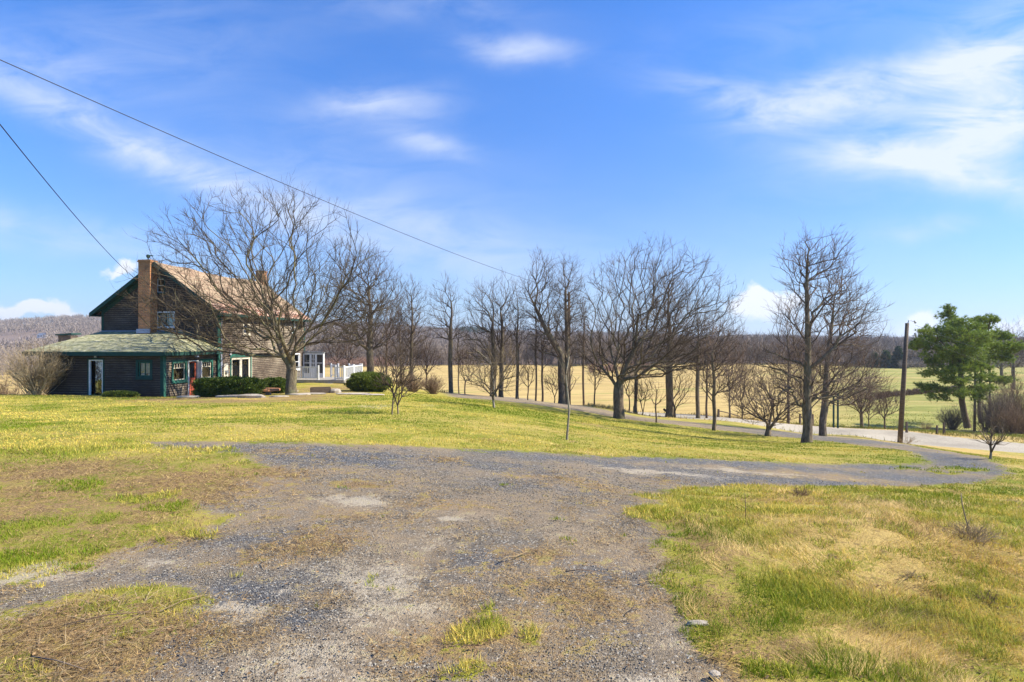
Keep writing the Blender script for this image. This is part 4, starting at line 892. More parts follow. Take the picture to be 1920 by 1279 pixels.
vt(1542, 815, 505, 1480, 1668, 795, 768, .22, 'red', 21, 800, 'bare tree with leaning trunk just behind the tallest tree beside the road', Y=39, name='maple_tree', lead=.7, lx=.5, bf=.22, ells=[(1570, 560, 50, 60, .25), (1615, 620, 46, 70, .25), (1560, 660, 70, 60, .25), (1600, 720, 66, 50, .25)], tw=(.62, .36), tw_r=.0075, lean=.12)
vt(1440, 818, 698, 1368, 1512, 800, 797, .13, 'red', 5, 520, 'low wide crowned small tree standing beside the lane, left of the tallest tree', bf=.3, floor=.35, tw=(.5, .28), step=.3, tw_r=.007, up=0)
vt(1339, 808, 598, 1300, 1400, 770, 745, .10, 'red', 6, 480, 'slender bare tree with a narrow fan crown beside the grey lane', bf=.25, lead=.55, widest=.5, tw=(.6, .34), tw_r=.007)
vt(1230, 793, 712, 1212, 1250, 765, 760, .045, 'brown', 7, 26, 'tiny crooked sapling with few twigs at the lane edge, right of vase shaped tree', name='sapling', lead=.8, tw=(.35, .2), tw_r=.006, twn=.8)
vt(926, 765, 640, 858, 992, 748, 738, .055, 'pale', 9, 330, 'small young tree with pale trunk and fine fan crown alone in the lawn', name='young_tree', bf=.3, floor=.5, tw=(.4, .25), step=.3, tw_r=.005)
vt(736, 778, 640, 698, 778, 745, 745, .022, 'grey', 10, 150, 'thin twin stemmed young tree with hazy twigs, left stem, on the lawn', name='young_tree', bf=.3, floor=.6, tw=(.3, .2), step=.25, tw_r=.004)
vt(745, 777, 655, 715, 795, 745, 745, .022, 'grey', 14, 110, 'thin young stem leaning right beside the hazy twin stem on the lawn', name='young_tree', bf=.3, floor=.6, tw=(.3, .2), step=.25, tw_r=.004, lean=.12)
vt(1065, 825, 655, 1048, 1084, 745, 742, .024, 'pale', 11, 34, 'tall thin whip sapling with straight pale stem near the gravel drive', name='sapling', lead=.85, tw=(.25, .15), step=.2, tw_r=.004)
vt(1857, 862, 792, 1830, 1888, 842, 836, .03, 'pale', 13, 60, 'small young tree forking low, in tan grass at far right of the road', name='young_tree', bf=.3, tw=(.3, .18), step=.22, tw_r=.005)
# --- row along the lane, left to right
ROWG = dict()
row = [(694, 708, 470, 590, 770, 672, 655, .30, 'grey', 31, 900, 'tall rounded bare tree behind the deck railing', 50, dict(bf=.28, lead=.5, tw_r=.010)),
       (772, 728, 520, 738, 808, 700, 690, .17, 'grey', 32, 330, 'narrow bare tree behind the brown dense shrubs', 53, dict(lead=.85, tw_r=.009)),
       (845, 735, 518, 796, 872, 705, 640, .19, 'grey', 33, 150, 'sparse crooked tree with dark trunk left of the double trunked tree', 50, dict(lead=.6, hollow=.35, tw_r=.009)),
       (925, 742, 520, 862, 945, 700, 690, .26, 'grey', 34, 260, 'stout dark tree with wide left limbs behind the pale trunked young tree', 49, dict(lead=.5, hollow=.36, tw_r=.009)),
       (940, 744, 510, 905, 985, 700, 700, .20, 'grey', 35, 260, 'dark tree with upright limbs, right of the pair behind the pale young tree', 49.5, dict(lead=.6, hollow=.36, tw_r=.009)),
       (970, 746, 532, 945, 992, 700, 650, .13, 'grey', 36, 110, 'thin straight tree just right of the dark pair', 48.5, dict(lead=.9, tw_r=.008)),
       (1005, 751, 552, 992, 1020, 690, 660, .08, 'brown', 37, 40, 'very thin straight trunk left of the thick forked tree', 48, dict(lead=.9, tw_r=.008)),
       (1017, 753, 590, 1002, 1034, 720, 700, .09, 'brown', 38, 60, 'thin short trunk close beside the thick forked tree on its left', 48.4, dict(lead=.9, tw_r=.008)),
       (1053, 757, 466, 970, 1062, 690, 668, .27, 'grey', 39, 420, 'thick old tree with long limbs rising to the upper left', 47, dict(lead=.45, hollow=.36, lx=-2.2, tw_r=.010)),
       (1062, 757, 475, 1030, 1100, 690, 700, .21, 'grey', 40, 420, 'tall upright trunk fused beside the thick old tree', 47.4, dict(lead=.7, hollow=.4, tw_r=.009)),
       (1115, 764, 600, 1098, 1140, 740, 725, .06, 'brown', 41, 60, 'thin bare sapling tree right of the wooden pole in the row', 47, dict(tw_r=.008)),
       (1094, 762, 560, 1082, 1108, 700, 650, .09, 'brown', 65, 50, 'straight thin brown trunk left of the vase shaped tree', 49, dict(lead=.92, tw_r=.008)),
       (1192, 772, 560, 1170, 1215, 730, 700, .13, 'grey', 42, 90, 'slim trunk between vase shaped tree and the heavy trunk behind it', 46, dict(lead=.85, tw_r=.008)),
       (1205, 775, 705, 1180, 1226, 755, 770, .04, 'brown', 43, 90, 'low bushy sapling behind the crooked sapling', 45.5, dict(tw_r=.008, tw=(.4, .25))),
       (1255, 777, 500, 1195, 1312, 720, 700, .27, 'grey', 44, 420, 'heavy dark trunked tree behind the right side of vase shaped crown', 45.5, dict(lead=.6, tw_r=.010)),
       (1265, 778, 690, 1250, 1300, 765, 765, .08, 'brown', 45, 60, 'small forked tree at the foot of the heavy dark trunk', 45.2, dict(tw_r=.008)),
       (1308, 781, 560, 1280, 1340, 740, 700, .15, 'grey', 46, 200, 'straight medium tree just left of the slender fan crowned tree', 45, dict(lead=.8, tw_r=.009)),
       (1325, 783, 600, 1305, 1350, 740, 735, .08, 'brown', 47, 100, 'thin tree hidden close behind the slender fan crowned tree', 45.5, dict(lead=.7, tw_r=.008)),
       (1392, 794, 610, 1350, 1440, 770, 765, .06, 'red', 48, 160, 'reddish brushy tree behind the low wide crowned tree', 50, dict(tw_r=.010)),
       (1478, 796, 560, 1440, 1530, 770, 740, .10, 'red', 49, 330, 'brushy tree behind the left limbs of the tallest tree', 52, dict(lead=.6, tw_r=.010)),
       (1520, 797, 620, 1490, 1560, 770, 760, .08, 'red', 50, 160, 'low brushy tree seen between the two big right trunks', 54, dict(tw_r=.010)),
       (1615, 803, 690, 1570, 1655, 775, 770, .13, 'red', 51, 300, 'small dark trunked tree beyond the road behind the leaning tree', 52, dict(tw_r=.010, floor=.5)),
       (1629, 802, 715, 1600, 1665, 785, 780, .05, 'red', 52, 140, 'small reddish tree beyond the road, beside the dark trunked one', 53, dict(tw_r=.009)),
       (1659, 808, 722, 1632, 1690, 785, 780, .06, 'brown', 53, 110, 'small crooked tree beyond the road left of the leaning pole', 50, dict(tw_r=.008)),
       (632, 712, 610, 600, 660, 685, 680, .07, 'brown', 54, 110, 'slim tree rising behind the deck, left one', 62, dict(tw_r=.012)),
       (655, 712, 600, 630, 690, 690, 680, .08, 'brown', 55, 110, 'slim tree rising behind the deck railing corner', 60, dict(tw_r=.012)),
       (725, 716, 560, 700, 760, 690, 690, .10, 'brown', 56, 200, 'brown slim tree above the round green shrub', 57, dict(tw_r=.012, lead=.6)),
       (752, 722, 560, 728, 785, 700, 700, .09, 'grey', 57, 160, 'thin grey tree over the dark brown shrub', 55, dict(tw_r=.011, lead=.6)),
       (800, 730, 620, 780, 826, 705, 705, .07, 'brown', 58, 100, 'low thin tree between the brown shrubs and the crooked tree', 53, dict(tw_r=.010)),
       (872, 738, 640, 855, 900, 715, 715, .06, 'brown', 59, 60, 'low forked tree right of the sparse crooked tree', 51, dict(tw_r=.009)),
       (990, 750, 660, 972, 1006, 730, 728, .05, 'brown', 60, 50, 'small crooked tree between the thin straight trunks', 48.2, dict(tw_r=.008)),
       (1040, 757, 690, 1020, 1052, 740, 745, .04, 'brown', 61, 60, 'low twiggy sapling at the left foot of the thick old tree', 46.6, dict(tw_r=.008)),
       (1180, 770, 660, 1160, 1200, 745, 745, .05, 'brown', 62, 60, 'low thin sapling tree close right of vase shaped trunk', 46.5, dict(tw_r=.008)),
       (1368, 790, 640, 1345, 1400, 760, 755, .07, 'red', 63, 170, 'reddish thin tree between the slender tree and the low wide tree', 48, dict(tw_r=.009, lead=.5)),
       (860, 737, 600, 842, 884, 700, 700, .06, 'grey', 64, 80, 'thin grey tree between crooked tree and dark pair', 52, dict(tw_r=.009, lead=.6))]
for px, py, top, L, Rt, low, fork, r0, bk_, sd_, n_, lb, Y_, kw in row:
    kw.setdefault('tw', (.7, .4)); kw.setdefault('twn', 1.2); kw.setdefault('tip', .012); vt(px, py, top, L, Rt, low, fork, r0, bk_, sd_, int(n_ * 1.5), lb, Y=Y_, group='bare trees in the row beyond the lane' if px < 1500 else 'bare trees beyond the road', wig=.16, **kw)
# far right bare trees behind the pine
for px, top, L, Rt, Y_, sd_, lb in [(1900, 606, 1862, 1945, 95, 70, 'grey bare tree rising behind the pines at the picture edge'), (1878, 640, 1850, 1906, 110, 71, 'hazy low bare tree directly behind the second pine')]:
    vt(px, 740, top, L, Rt, 690, 690, .25, 'grey', sd_, 320, lb, Y=Y_, lead=.6, tw=(1.2, .7), tw_r=.02, step=.7)

# ------------------------------------------------------------ pines
def m_leafy(name, c1, c2, c3, sc=1.2):
    def fn(g):
        P = g.obj(); n = g.noise(P, sc, 4, .6); n2 = g.noise(P, sc * 7, 3, .6)
        c = g.mix(g.ss(n, .38, .62), c1, c2); c = g.mix(g.ss(n2, .52, .68), c, c3)
        p = g.out(c, .6, None, .3)
        t = g.node('ShaderNodeBsdfTranslucent'); g.put(t.inputs[0], c); mx = g.node('ShaderNodeMixShader'); mx.inputs[0].default_value = .3
        o = [q for q in g.nt.nodes if q.type == 'OUTPUT_MATERIAL'][0]; g.L.new(p.outputs[0], mx.inputs[1]); g.L.new(t.outputs[0], mx.inputs[2]); g.L.new(mx.outputs[0], o.inputs[0])
    return mat(name, fn)
M_PINE = m_leafy('pine_needles', (.13, .19, .02), (.24, .31, .04), (.36, .42, .08))
def pine(px, py, Y, label, seed, pads, trunks, r0):
    x, y, z = place(px, py, Y); k = Y / F; b = 640 + (CAMH - z) / k; rs = np.random.RandomState(seed); pts = []
    for (cx, cy, w_, h_) in pads:
        m = int(45 * w_ * h_ / 500) + 14; d = rs.normal(size=(m, 3)); d /= np.linalg.norm(d, axis=1, keepdims=True); q = d * rs.uniform(0, 1, (m, 1)) ** .4
        dy = rs.uniform(-1, 1) * 2.3 * (1 - abs(cx - px) / 130)
        q = q * np.array([w_ * k, w_ * k * 1.1, h_ * k * .72]) + np.array([(cx - px) * k, dy, (b - cy) * k]); pts.append(q)
    pts = np.concatenate(pts); tr = [((tx - px) * k, 0.1 * math.sin(i), (b - ty) * k) for i, (tx, ty) in enumerate(trunks)]
    return make_tree('pine_tree', label, (x, y, z), tr, 3, pts, r0, 'brown', seed, needles=(72000 if px < 1830 else 38000, .34, .05, M_PINE), tip=.01, bf=.2, tw=(.4, .2), twn=.5, cat='tree', group='pines beyond the road', up=0, angp=.6, limit=.09)
pine(1814, 800, 59, 'large green pine with layered boughs reaching left, right of the leaning pole', 5,
     [(1796, 590, 13, 12), (1783, 606, 15, 10), (1811, 606, 16, 10), (1764, 620, 20, 8), (1800, 618, 34, 12), (1738, 622, 18, 9), (1830, 615, 22, 12), (1770, 636, 38, 13), (1815, 642, 34, 14), (1742, 650, 28, 8), (1728, 642, 20, 7), (1786, 660, 34, 12), (1752, 668, 30, 8),
      (1822, 666, 26, 12), (1735, 700, 22, 6), (1762, 694, 30, 8), (1796, 690, 26, 10), (1748, 728, 24, 7), (1776, 736, 28, 8), (1800, 742, 20, 6), (1835, 690, 18, 8), (1795, 578, 7, 7), (1745, 680, 16, 6), (1832, 730, 14, 7), (1770, 712, 26, 8), (1800, 712, 26, 10), (1828, 705, 20, 9), (1762, 745, 20, 6), (1812, 725, 20, 8), (1790, 632, 40, 16), (1780, 655, 40, 14), (1806, 675, 34, 12)],
     [(1814, 800), (1810, 780), (1805, 755), (1802, 730), (1800, 700), (1798, 670), (1794, 640), (1794, 612), (1794, 588)], .26)
pine(1838, 792, 62, 'thinner pine behind the large one, its slim bare trunks showing below', 6,
     [(1860, 614, 13, 10), (1850, 628, 26, 12), (1876, 630, 18, 10), (1886, 650, 18, 9), (1860, 652, 26, 12), (1840, 600, 14, 8), (1872, 672, 20, 9), (1850, 690, 20, 8), (1862, 712, 16, 7), (1846, 730, 12, 5), (1860, 600, 7, 7), (1890, 632, 10, 6)],
     [(1838, 792), (1837, 770), (1837, 745), (1838, 720), (1840, 690), (1845, 660), (1852, 630), (1856, 606)], .15)
for i, (px, Y_) in enumerate(((1827, 61), (1855, 66))):
    x, y, z = place(px, 795, Y_); t = empty('pine_tree', (x, y, z)); tag(t, ['slim bare pine stem between the two pine trunks', 'greyish slim pine stem at the right of the pine group'][i], 'tree', 'pines beyond the road')
    MB().tube([(0, 0, -.2), (.05, 0, 3), (.1, 0, 8.5)], [.13, .11, .06], 8).build('trunk', BK['grey'][0], t, smooth=True)
    rs = np.random.RandomState(i); b_ = rs.normal(size=(3000, 3)) * np.array([.7, .7, .8]) + np.array([.1, 0, 8.3]); T = slivers(rs, b_, np.array([[0, 0, .4]]), .17, .05)
    mesh_np('foliage', T.reshape(-1, 3), T=np.arange(len(T) * 3).reshape(-1, 3), mats=[M_PINE], parent=t)

# ------------------------------------------------------------ shrubs
M_BOX = m_leafy('boxwood_leaves', (.05, .085, .01), (.10, .145, .018), (.19, .22, .03), 2.5)
M_YEW = m_leafy('yew_leaves', (.075, .105, .012), (.13, .17, .022), (.23, .25, .04), 2.0)
def hedge(px, py, Y, wpx, hpx, dep, label, mt, seed, n, boxy=3.0, name='green_shrub'):
    x, y, z = place(px, py, Y); k = Y / F; rx, h = wpx * k / 2, hpx * k; rs = np.random.RandomState(seed); root = empty(name, (x, y, z)); tag(root, label, 'shrub', 'clipped green shrubs by the house')
    d = rs.normal(size=(n, 3)); d /= np.linalg.norm(d, axis=1, keepdims=True); se = (np.abs(d) ** boxy).sum(1, keepdims=True) ** (-1 / boxy)
    q = d * se; lump = .74 + .42 * fbm(q[:, 0] * 2.6 + seed, q[:, 1] * 2.6 + q[:, 2] * 2.2, seed, 3)[:, None]; depth_ = 1 - .25 * rs.uniform(0, 1, (n, 1)) ** 2.2
    depth_ = depth_ * (1 + .16 * (rs.uniform(0, 1, (n, 1)) ** 6)) * (.93 + .14 * fbm(d[:, 0] * 9, d[:, 1] * 9 + d[:, 2] * 11, seed + 5, 2)[:, None])
    q = q * lump * depth_ * np.array([rx, dep / 2, h / 2 * 1.04]); q[:, 2] += h / 2; q[:, 2] = np.maximum(q[:, 2], .02)
    T = slivers(rs, q, d * .8 + np.array([0, 0, .4]), .10, .05, 1.0)
    mesh_np('foliage', T.reshape(-1, 3), T=np.arange(len(T) * 3).reshape(-1, 3), mats=[mt], parent=root)
    mb = MB()
    for i in range(9):
        a = rs.uniform(0, 6.28); r = rs.uniform(.1, .55); mb.tube([(0, 0, -.05), (math.cos(a) * rx * r * .5, math.sin(a) * dep * r * .25, h * .4), (math.cos(a) * rx * r, math.sin(a) * dep * r * .5, h * .8)], [.03, .022, .01], 5)
    mb.build('stem', BK['brown'][0], root)
hedge(429, 743, 30.2, 112, 33, 1.5, 'long boxy dark green hedge below the white framed double window', M_BOX, 1, 30000, 5)
hedge(513, 728, 34, 52, 26, 1.3, 'round dark green shrub behind the maple trunk against the wall', M_BOX, 2, 14000, 3)
hedge(692, 738, 35.5, 76, 34, 2.0, 'wide rounded yew shrub in front of the deck corner', M_YEW, 3, 26000, 2.4)
hedge(225, 743, 29.2, 60, 9, .8, 'low sprawling juniper under the small window of lean-to', M_YEW, 4, 6000, 2.2)
def bush(px, py, Y, wpx, hpx, label, mk, seed, n, name='bare_shrub', r=.012, arch=.25, group='leafless shrubs'):
    x, y, z = place(px, py, Y); k = Y / F; rx, h = wpx * k / 2, hpx * k; rs = np.random.RandomState(seed); root = empty(name, (x, y, z)); tag(root, label, 'shrub', group)
    K = 7; a = rs.uniform(0, 2 * np.pi, n); out = rs.uniform(0, 1, n) ** .6; hh = h * rs.uniform(.55, 1.02, n) * (1 - .35 * out ** 2); b = rs.normal(size=(n, 2)) * .10 * rx
    t = np.linspace(0, 1, K)[None, :]; pr = t ** .85
    X_ = b[:, :1] + np.cos(a)[:, None] * out[:, None] * rx * pr + rs.normal(size=(n, K)) * .02 * rx * t; Y_ = b[:, 1:] + np.sin(a)[:, None] * out[:, None] * rx * .9 * pr + rs.normal(size=(n, K)) * .02 * rx * t
    Zz = hh[:, None] * (t * (1 + arch) - arch * t ** 2.2) - .05; P = np.stack([X_, Y_, Zz], -1); C = Cat()
    C.add(*tubes(P.reshape(-1, 3), (r * np.linspace(1, .35, K)[None, :] * rs.uniform(.7, 1.4, (n, 1))).ravel(), np.repeat(np.arange(n), K), 4))
    D_ = P[:, 1:] - P[:, :-1]; D_ /= np.linalg.norm(D_, axis=2, keepdims=True); m = n * 9; i = rs.randint(0, n, m); j = rs.randint(2, K, m)
    p1, r1, d1 = twigs(P[i, j], D_[i, j - 1], h * .22, r * .45, rs, K=4, spread=.8, up=.2, wig=.2); C.add(*tubes(p1.reshape(-1, 3), r1.ravel(), np.repeat(np.arange(m), 4), 3))
    i2 = rs.randint(0, m, m); j2 = rs.randint(1, 4, m); p2, r2, _ = twigs(p1[i2, j2], d1[i2, j2], h * .12, r * .32, rs, K=3, wig=.25); C.add(*tubes(p2.reshape(-1, 3), r2.ravel(), np.repeat(np.arange(m), 3), 3))
    V, Q = C.get(); mesh_np('branches', V, Q=Q, mats=[mk], smooth=True, parent=root)
M_TANT = m_twig('tan_shrub_twigs', (.22, .16, .09), (.42, .33, .20)); M_BRNT = m_twig('brown_shrub_twigs', (.13, .085, .055), (.24, .16, .10)); M_GRYT = m_twig('grey_shrub_twigs', (.11, .085, .07), (.2, .155, .12))
bush(72, 741, 30, 112, 98, 'big tan leafless shrub fanning out at the left end of the farmhouse', M_TANT, 1, 170, r=.014)
bush(774, 741, 40, 58, 34, 'dense brown rounded shrub at the start of the lane, left one', M_BRNT, 2, 130, r=.012)
bush(812, 746, 39, 50, 36, 'dense brown rounded shrub beside the lane, right one', M_BRNT, 3, 120, r=.012)
bush(12, 744, 38, 60, 60, 'low brown brush behind the tan shrub at the left edge', M_BRNT, 4, 110, r=.016)
bush(40, 725, 50, 90, 80, 'grey brown thicket far behind the tan shrub', M_GRYT, 5, 130, r=.02)
bush(-10, 725, 56, 90, 85, 'thicket at the extreme left edge behind the lawn', M_GRYT, 15, 130, r=.022)
bush(1786, 790, 62, 60, 42, 'round bare grey shrub left of the big pine trunk', M_GRYT, 6, 110, r=.02)
bush(1872, 806, 56, 70, 92, 'tall brown bare thicket right of the pine trunks, nearest one', M_GRYT, 7, 130, r=.018)
bush(1912, 800, 60, 90, 110, 'tall dark bare thicket at the right edge of the picture', M_BRNT, 8, 150, r=.02)
bush(1895, 812, 54, 60, 60, 'lower brown shrub in front of the right thicket', M_BRNT, 9, 100, r=.016)
bush(1848, 800, 60, 50, 60, 'thin grey shrub between pine trunk and the thicket', M_GRYT, 10, 70, r=.016)
bush(1736, 800, 54, 26, 20, 'reddish dead weed clump right of the leaning pole', M_BRNT, 11, 40, r=.008)
bush(1700, 832, 41, 40, 18, 'dry weeds around the foot of leaning pole', M_TANT, 12, 40, r=.006)
bush(1500, 928, 8.4, 46, 22, 'small dark dead weed clump at the edge of the dry grass', M_BRNT, 13, 50, r=.003)
bush(1822, 1022, 5.3, 110, 42, 'flattened clump of dead stalks beside the bent pale stalk', M_TANT, 14, 60, r=.003, arch=.8)
bush(1170, 880, 150, 1, 1, 'x', M_BRNT, 16, 2) if False else None

# ------------------------------------------------------------ poles, wires, posts
x, y, z = place(1687, 830, 42); pole = empty('utility_pole', (x, y, z)); tag(pole, 'leaning weathered wooden utility pole beside the road with small brackets', 'utility pole')
k = 42 / F; ht = (830 - 606) * k; lx = 14 * k
MB().tube([(0, 0, -.3), (lx * .5, 0, ht * .5), (lx, 0, ht)], [.17, .15, .12], 12).build('post', M_POLE, pole, smooth=True)
MB().tube([(lx + .02, 0, ht - .1), (lx + .12, 0, ht + .2), (lx + .5, 0, ht + .12)], .035, 6).build('bracket', M_METAL, pole)
MB().tube([(lx + .02, 0, ht - .9), (lx + .6, 0, ht - .88)], .03, 6).build('bracket', M_METAL, pole)
MB().tube([(lx + .5, 0, ht + .16), (lx + .62, 0, ht + .02)], [.06, .09], 8).build('insulator', M_METAL, pole)
MB().tube([(lx + .55, 0, ht - .7), (lx + .66, 0, ht - 1.0)], [.07, .08], 8).build('insulator', M_METAL, pole)
x2, y2, z2 = place(1067, 760, 49); p2 = empty('utility_pole', (x2, y2, z2)); k = 49 / F; h2 = (760 - 545) * k
tag(p2, 'straight wooden pole hidden among the limbs of the tall trunk in the row', 'utility pole')
MB().tube([(0, 0, -.3), (0, 0, h2)], [.15, .11], 10).build('post', M_POLE, p2, smooth=True)
def wire(a, b, sag_, r, name, label, n=40):
    a = Vector(a); b = Vector(b); pts = [a.lerp(b, i / n) - Vector((0, 0, sag_ * 4 * (i / n) * (1 - i / n))) for i in range(n + 1)]
    o = MB().tube([p - a for p in pts], r, 5).build(name, M_WIRE); o.location = a; tag(o, label, 'cable'); return o
def at(px, py, Y): return ((px - 960) / F * Y, Y, CAMH - (py - 640) / F * Y)
wire(at(-150, 46, 10.5), at(1067, 548, 49), .45, .010, 'power_cable', 'long dark overhead cable crossing the sky above the trees')
g_ = MI.inverted() @ Vector(tuple(hp(258, 527, 'y', -.1)))
wire(at(-60, 158, 11), tuple(g_), .28, .012, 'power_cable', 'dark cable dropping from the left edge to the house gable')
wire(at(1716, 610, 42), at(1990, 690, 70), .5, .008, 'power_cable', 'thin upper cable running right from the leaning pole past the pines')
wire(at(1712, 628, 42), at(1990, 712, 70), .6, .008, 'power_cable', 'thin lower cable running right from the leaning pole past the pines')
for i, (px, top, bot, Y_) in enumerate(((1563, 745, 803, 49), (1571, 738, 804, 48.5))):
    x, y, z = place(px, bot, Y_); kk = Y_ / F; o = MB().box(-.06, .06, -.05, .05, -.2, (bot - top) * kk).build('garden_post', M_TEALD, bevel=.01); o.location = (x, y, z); tag(o, ['darker thin green post beyond the road, left of the pair', 'taller thin green post beyond the road, right of the pair'][i], 'post', 'green posts beyond the road')
posts = [(1770, 797, 820, 47, 'lone weathered fence post in the grass between the pole and pines', 0), (1189, 762, 773, 48.5, 'short dark fence post at the left end of the road verge', 0), (1347, 768, 783, 47.5, 'fence post with a fallen rail leaning on it', 1),
         (1479, 770, 795, 50, 'dark fence post behind the low wide crowned tree', 0), (1500, 776, 797, 50, 'fence post near the rails behind the tallest tree', 1), (1524, 778, 800, 50, 'fence post between the two big right trunks', 0),
         (1700, 792, 812, 47, 'thin grey fence post just right of the leaning pole', 0), (1757, 803, 820, 47, 'shorter broken post left of the lone fence post', 0)]
for px, top, bot, Y_, lb, rl in posts:
    x, y, z = place(px, bot, Y_); kk = Y_ / F; h = (bot - top) * kk; t = empty('fence_post', (x, y, z), rng.uniform(0, 1)); tag(t, lb, 'fence post', 'old wooden fence posts by the road')
    MB().hexa([(-.09, -.07, -.2), (.09, -.07, -.2), (.09, .07, -.2), (-.09, .07, -.2), (-.06, -.05, h), (.08, -.05, h * .97), (.08, .06, h * .96), (-.06, .06, h)]).build('post', M_POLE, t, bevel=.012)
    if rl: MB().tube([(0.05, .02, h * .75), (1.1, .1, .25), (1.9, .15, .0)], [.05, .045, .04], 6).build('rail', M_POLE, t)
x, y, z = place(1248, 775, 46.5); t = empty('reflector_marker', (x, y, z)); tag(t, 'small tilted dark marker on a short stake beside the heavy trunk', 'marker')
MB().tube([(.1, 0, -.1), (0, 0, .35)], .02, 6).build('stake', M_METAL, t); MB().hexa([(-.22, -.02, .48), (.0, -.02, .28), (.0, .02, .28), (-.22, .02, .48), (-.12, -.02, .6), (.12, -.02, .42), (.12, .02, .42), (-.12, .02, .6)]).build('plate', M_DARK, t)

# ------------------------------------------------------------ garden things by the house
def rock(name, px, py, Y, wx, wy, wz, label, m_, seed, cat_='stone', group=None):
    x, y, z = place(px, py, Y); bm_n = 9; rs = np.random.RandomState(seed); V = []; Q = []
    for i in range(6):
        ph = math.pi * (i + .5) / 6 - math.pi / 2
        for j in range(bm_n):
            th = 2 * math.pi * j / bm_n; s_ = 1 + rs.uniform(-.16, .16); c_ = abs(math.cos(ph)) ** .6
            V.append((math.cos(th) * c_ * wx / 2 * s_, math.sin(th) * c_ * wy / 2 * s_, (math.copysign(abs(math.sin(ph)) ** .7, math.sin(ph)) * .5 + .3) * wz * (1 + rs.uniform(-.08, .08))))
    for i in range(5):
        for j in range(bm_n): j2 = (j + 1) % bm_n; Q.append((i * bm_n + j, i * bm_n + j2, (i + 1) * bm_n + j2, (i + 1) * bm_n + j))
    me = bpy.data.meshes.new(name); me.from_pydata(V, [], Q + [tuple(range(bm_n))[::-1], tuple(5 * bm_n + j for j in range(bm_n))]); me.materials.append(m_); me.update()
    o = bpy.data.objects.new(name, me); COL.objects.link(o); o.location = (x, y, z); tag(o, label, cat_, group)
M_TERRA = m_plain('rusty_orange_stone', (.42, .19, .09), .25, .85, 3)
x, y, z = place(503, 738, 31.5); t = empty('fire_pit_table', (x, y, z)); tag(t, 'low rusty orange round slab on a pale stub, left of the maple trunk', 'table')
MB().tube([(0, 0, .22), (0, 0, .34)], .62, 18).build('table_top', M_TERRA, t, bevel=.02); MB().box(-.13, .13, -.1, .1, -.1, .218).build('leg', M_STONE, t, bevel=.02)
x, y, z = place(601, 729, 33); t = empty('planter_box', (x, y, z), .3); tag(t, 'small dark wooden planter box on the rough ground right of the maple', 'planter')
pl = MB(); pl.box(-.55, .55, -.3, -.25, -.05, .32).box(-.55, .55, .25, .3, -.05, .32).box(-.55, -.5, -.249, .249, -.05, .32).box(.5, .55, -.249, .249, -.05, .32); pl.build('box', M_POLE, t); MB().box(-.49, .49, -.24, .24, -.04, .24).build('soil', M_POLE, t)
for i, a in enumerate([(662, 739, 31.5, 2.0, .9, .1, 'flat pale stepping slab in front of the round yew shrub'), (700, 741, 31, 1.2, .6, .08, 'flat pale slab right beneath the yew shrub'), (628, 731, 33, .7, .5, .3, 'pinkish rounded stone right of planter box'), (523, 747, 28.5, 1.0, .5, .1, 'pale grey flagstone left below the maple trunk'),
                       (560, 742, 31, 1.3, .6, .12, 'brown flat stone just behind the maple trunk'), (355, 746, 29.3, 1.2, .35, .12, 'long flat edging stone below the red door'), (450, 749, 28.6, 2.4, .3, .16, 'grey edging stone along the foot of the dark hedge'), (470, 752, 28, 1.4, .3, .22, 'dark grey block at the right end of edging'),
                       (585, 737, 31.5, 1.6, .7, .1, 'tan flagstone between the maple and the planter box'), (540, 727, 35, 1.4, .8, .1, 'tan slab behind the maple near the wall')]):
    rock('garden_stone', a[0], a[1], a[2], a[3], a[4], a[5], a[6], M_STONE, i, group='garden stones by the house')
rock('field_stone', 1308, 1172, None, .14, .05, .03, 'long tan stone lying at the edge of the gravel, right foreground', M_STONE, 33)
rock('field_stone', 1340, 1268, None, .06, .045, .03, 'small round tan stone at the bottom of the dry grass', M_STONE, 34)
def stick(name, pts, r, label, m_, cat_='stick'):
    p0 = Vector(pts[0]); o = MB().tube([Vector(p) - p0 for p in pts], [r * (1 - .5 * i / len(pts)) for i in range(len(pts))], 6).build(name, m_, None, smooth=True); o.location = p0; tag(o, label, cat_)
def gp(px, py, dz=.01): x, y, z = hit(px, py); return (x, y, z + dz)
stick('dead_stick', [gp(935, 1056), gp(950, 1050, .02), gp(965, 1048, .015), gp(988, 1037, .01)], .006, 'pale crooked stick lying on the middle of the gravel', M_TANT)
b_ = gp(1812, 1000, 0); Yb = b_[1]
stick('bent_stalk', [b_, at(1814, 985, Yb), at(1808, 962, Yb), at(1804, 945, Yb), at(1802, 925, Yb)], .007, 'pale bent dead stalk standing upright in the dry grass on the right', M_TANT, 'stalk')
b_ = gp(1398, 978, 0); Yb = b_[1]; stick('thin_stalk', [b_, at(1398, 955, Yb), at(1397, 926, Yb)], .004, 'thin dark upright stalk near the gravel edge, left of the dead weed clump', M_BRNT, 'stalk')

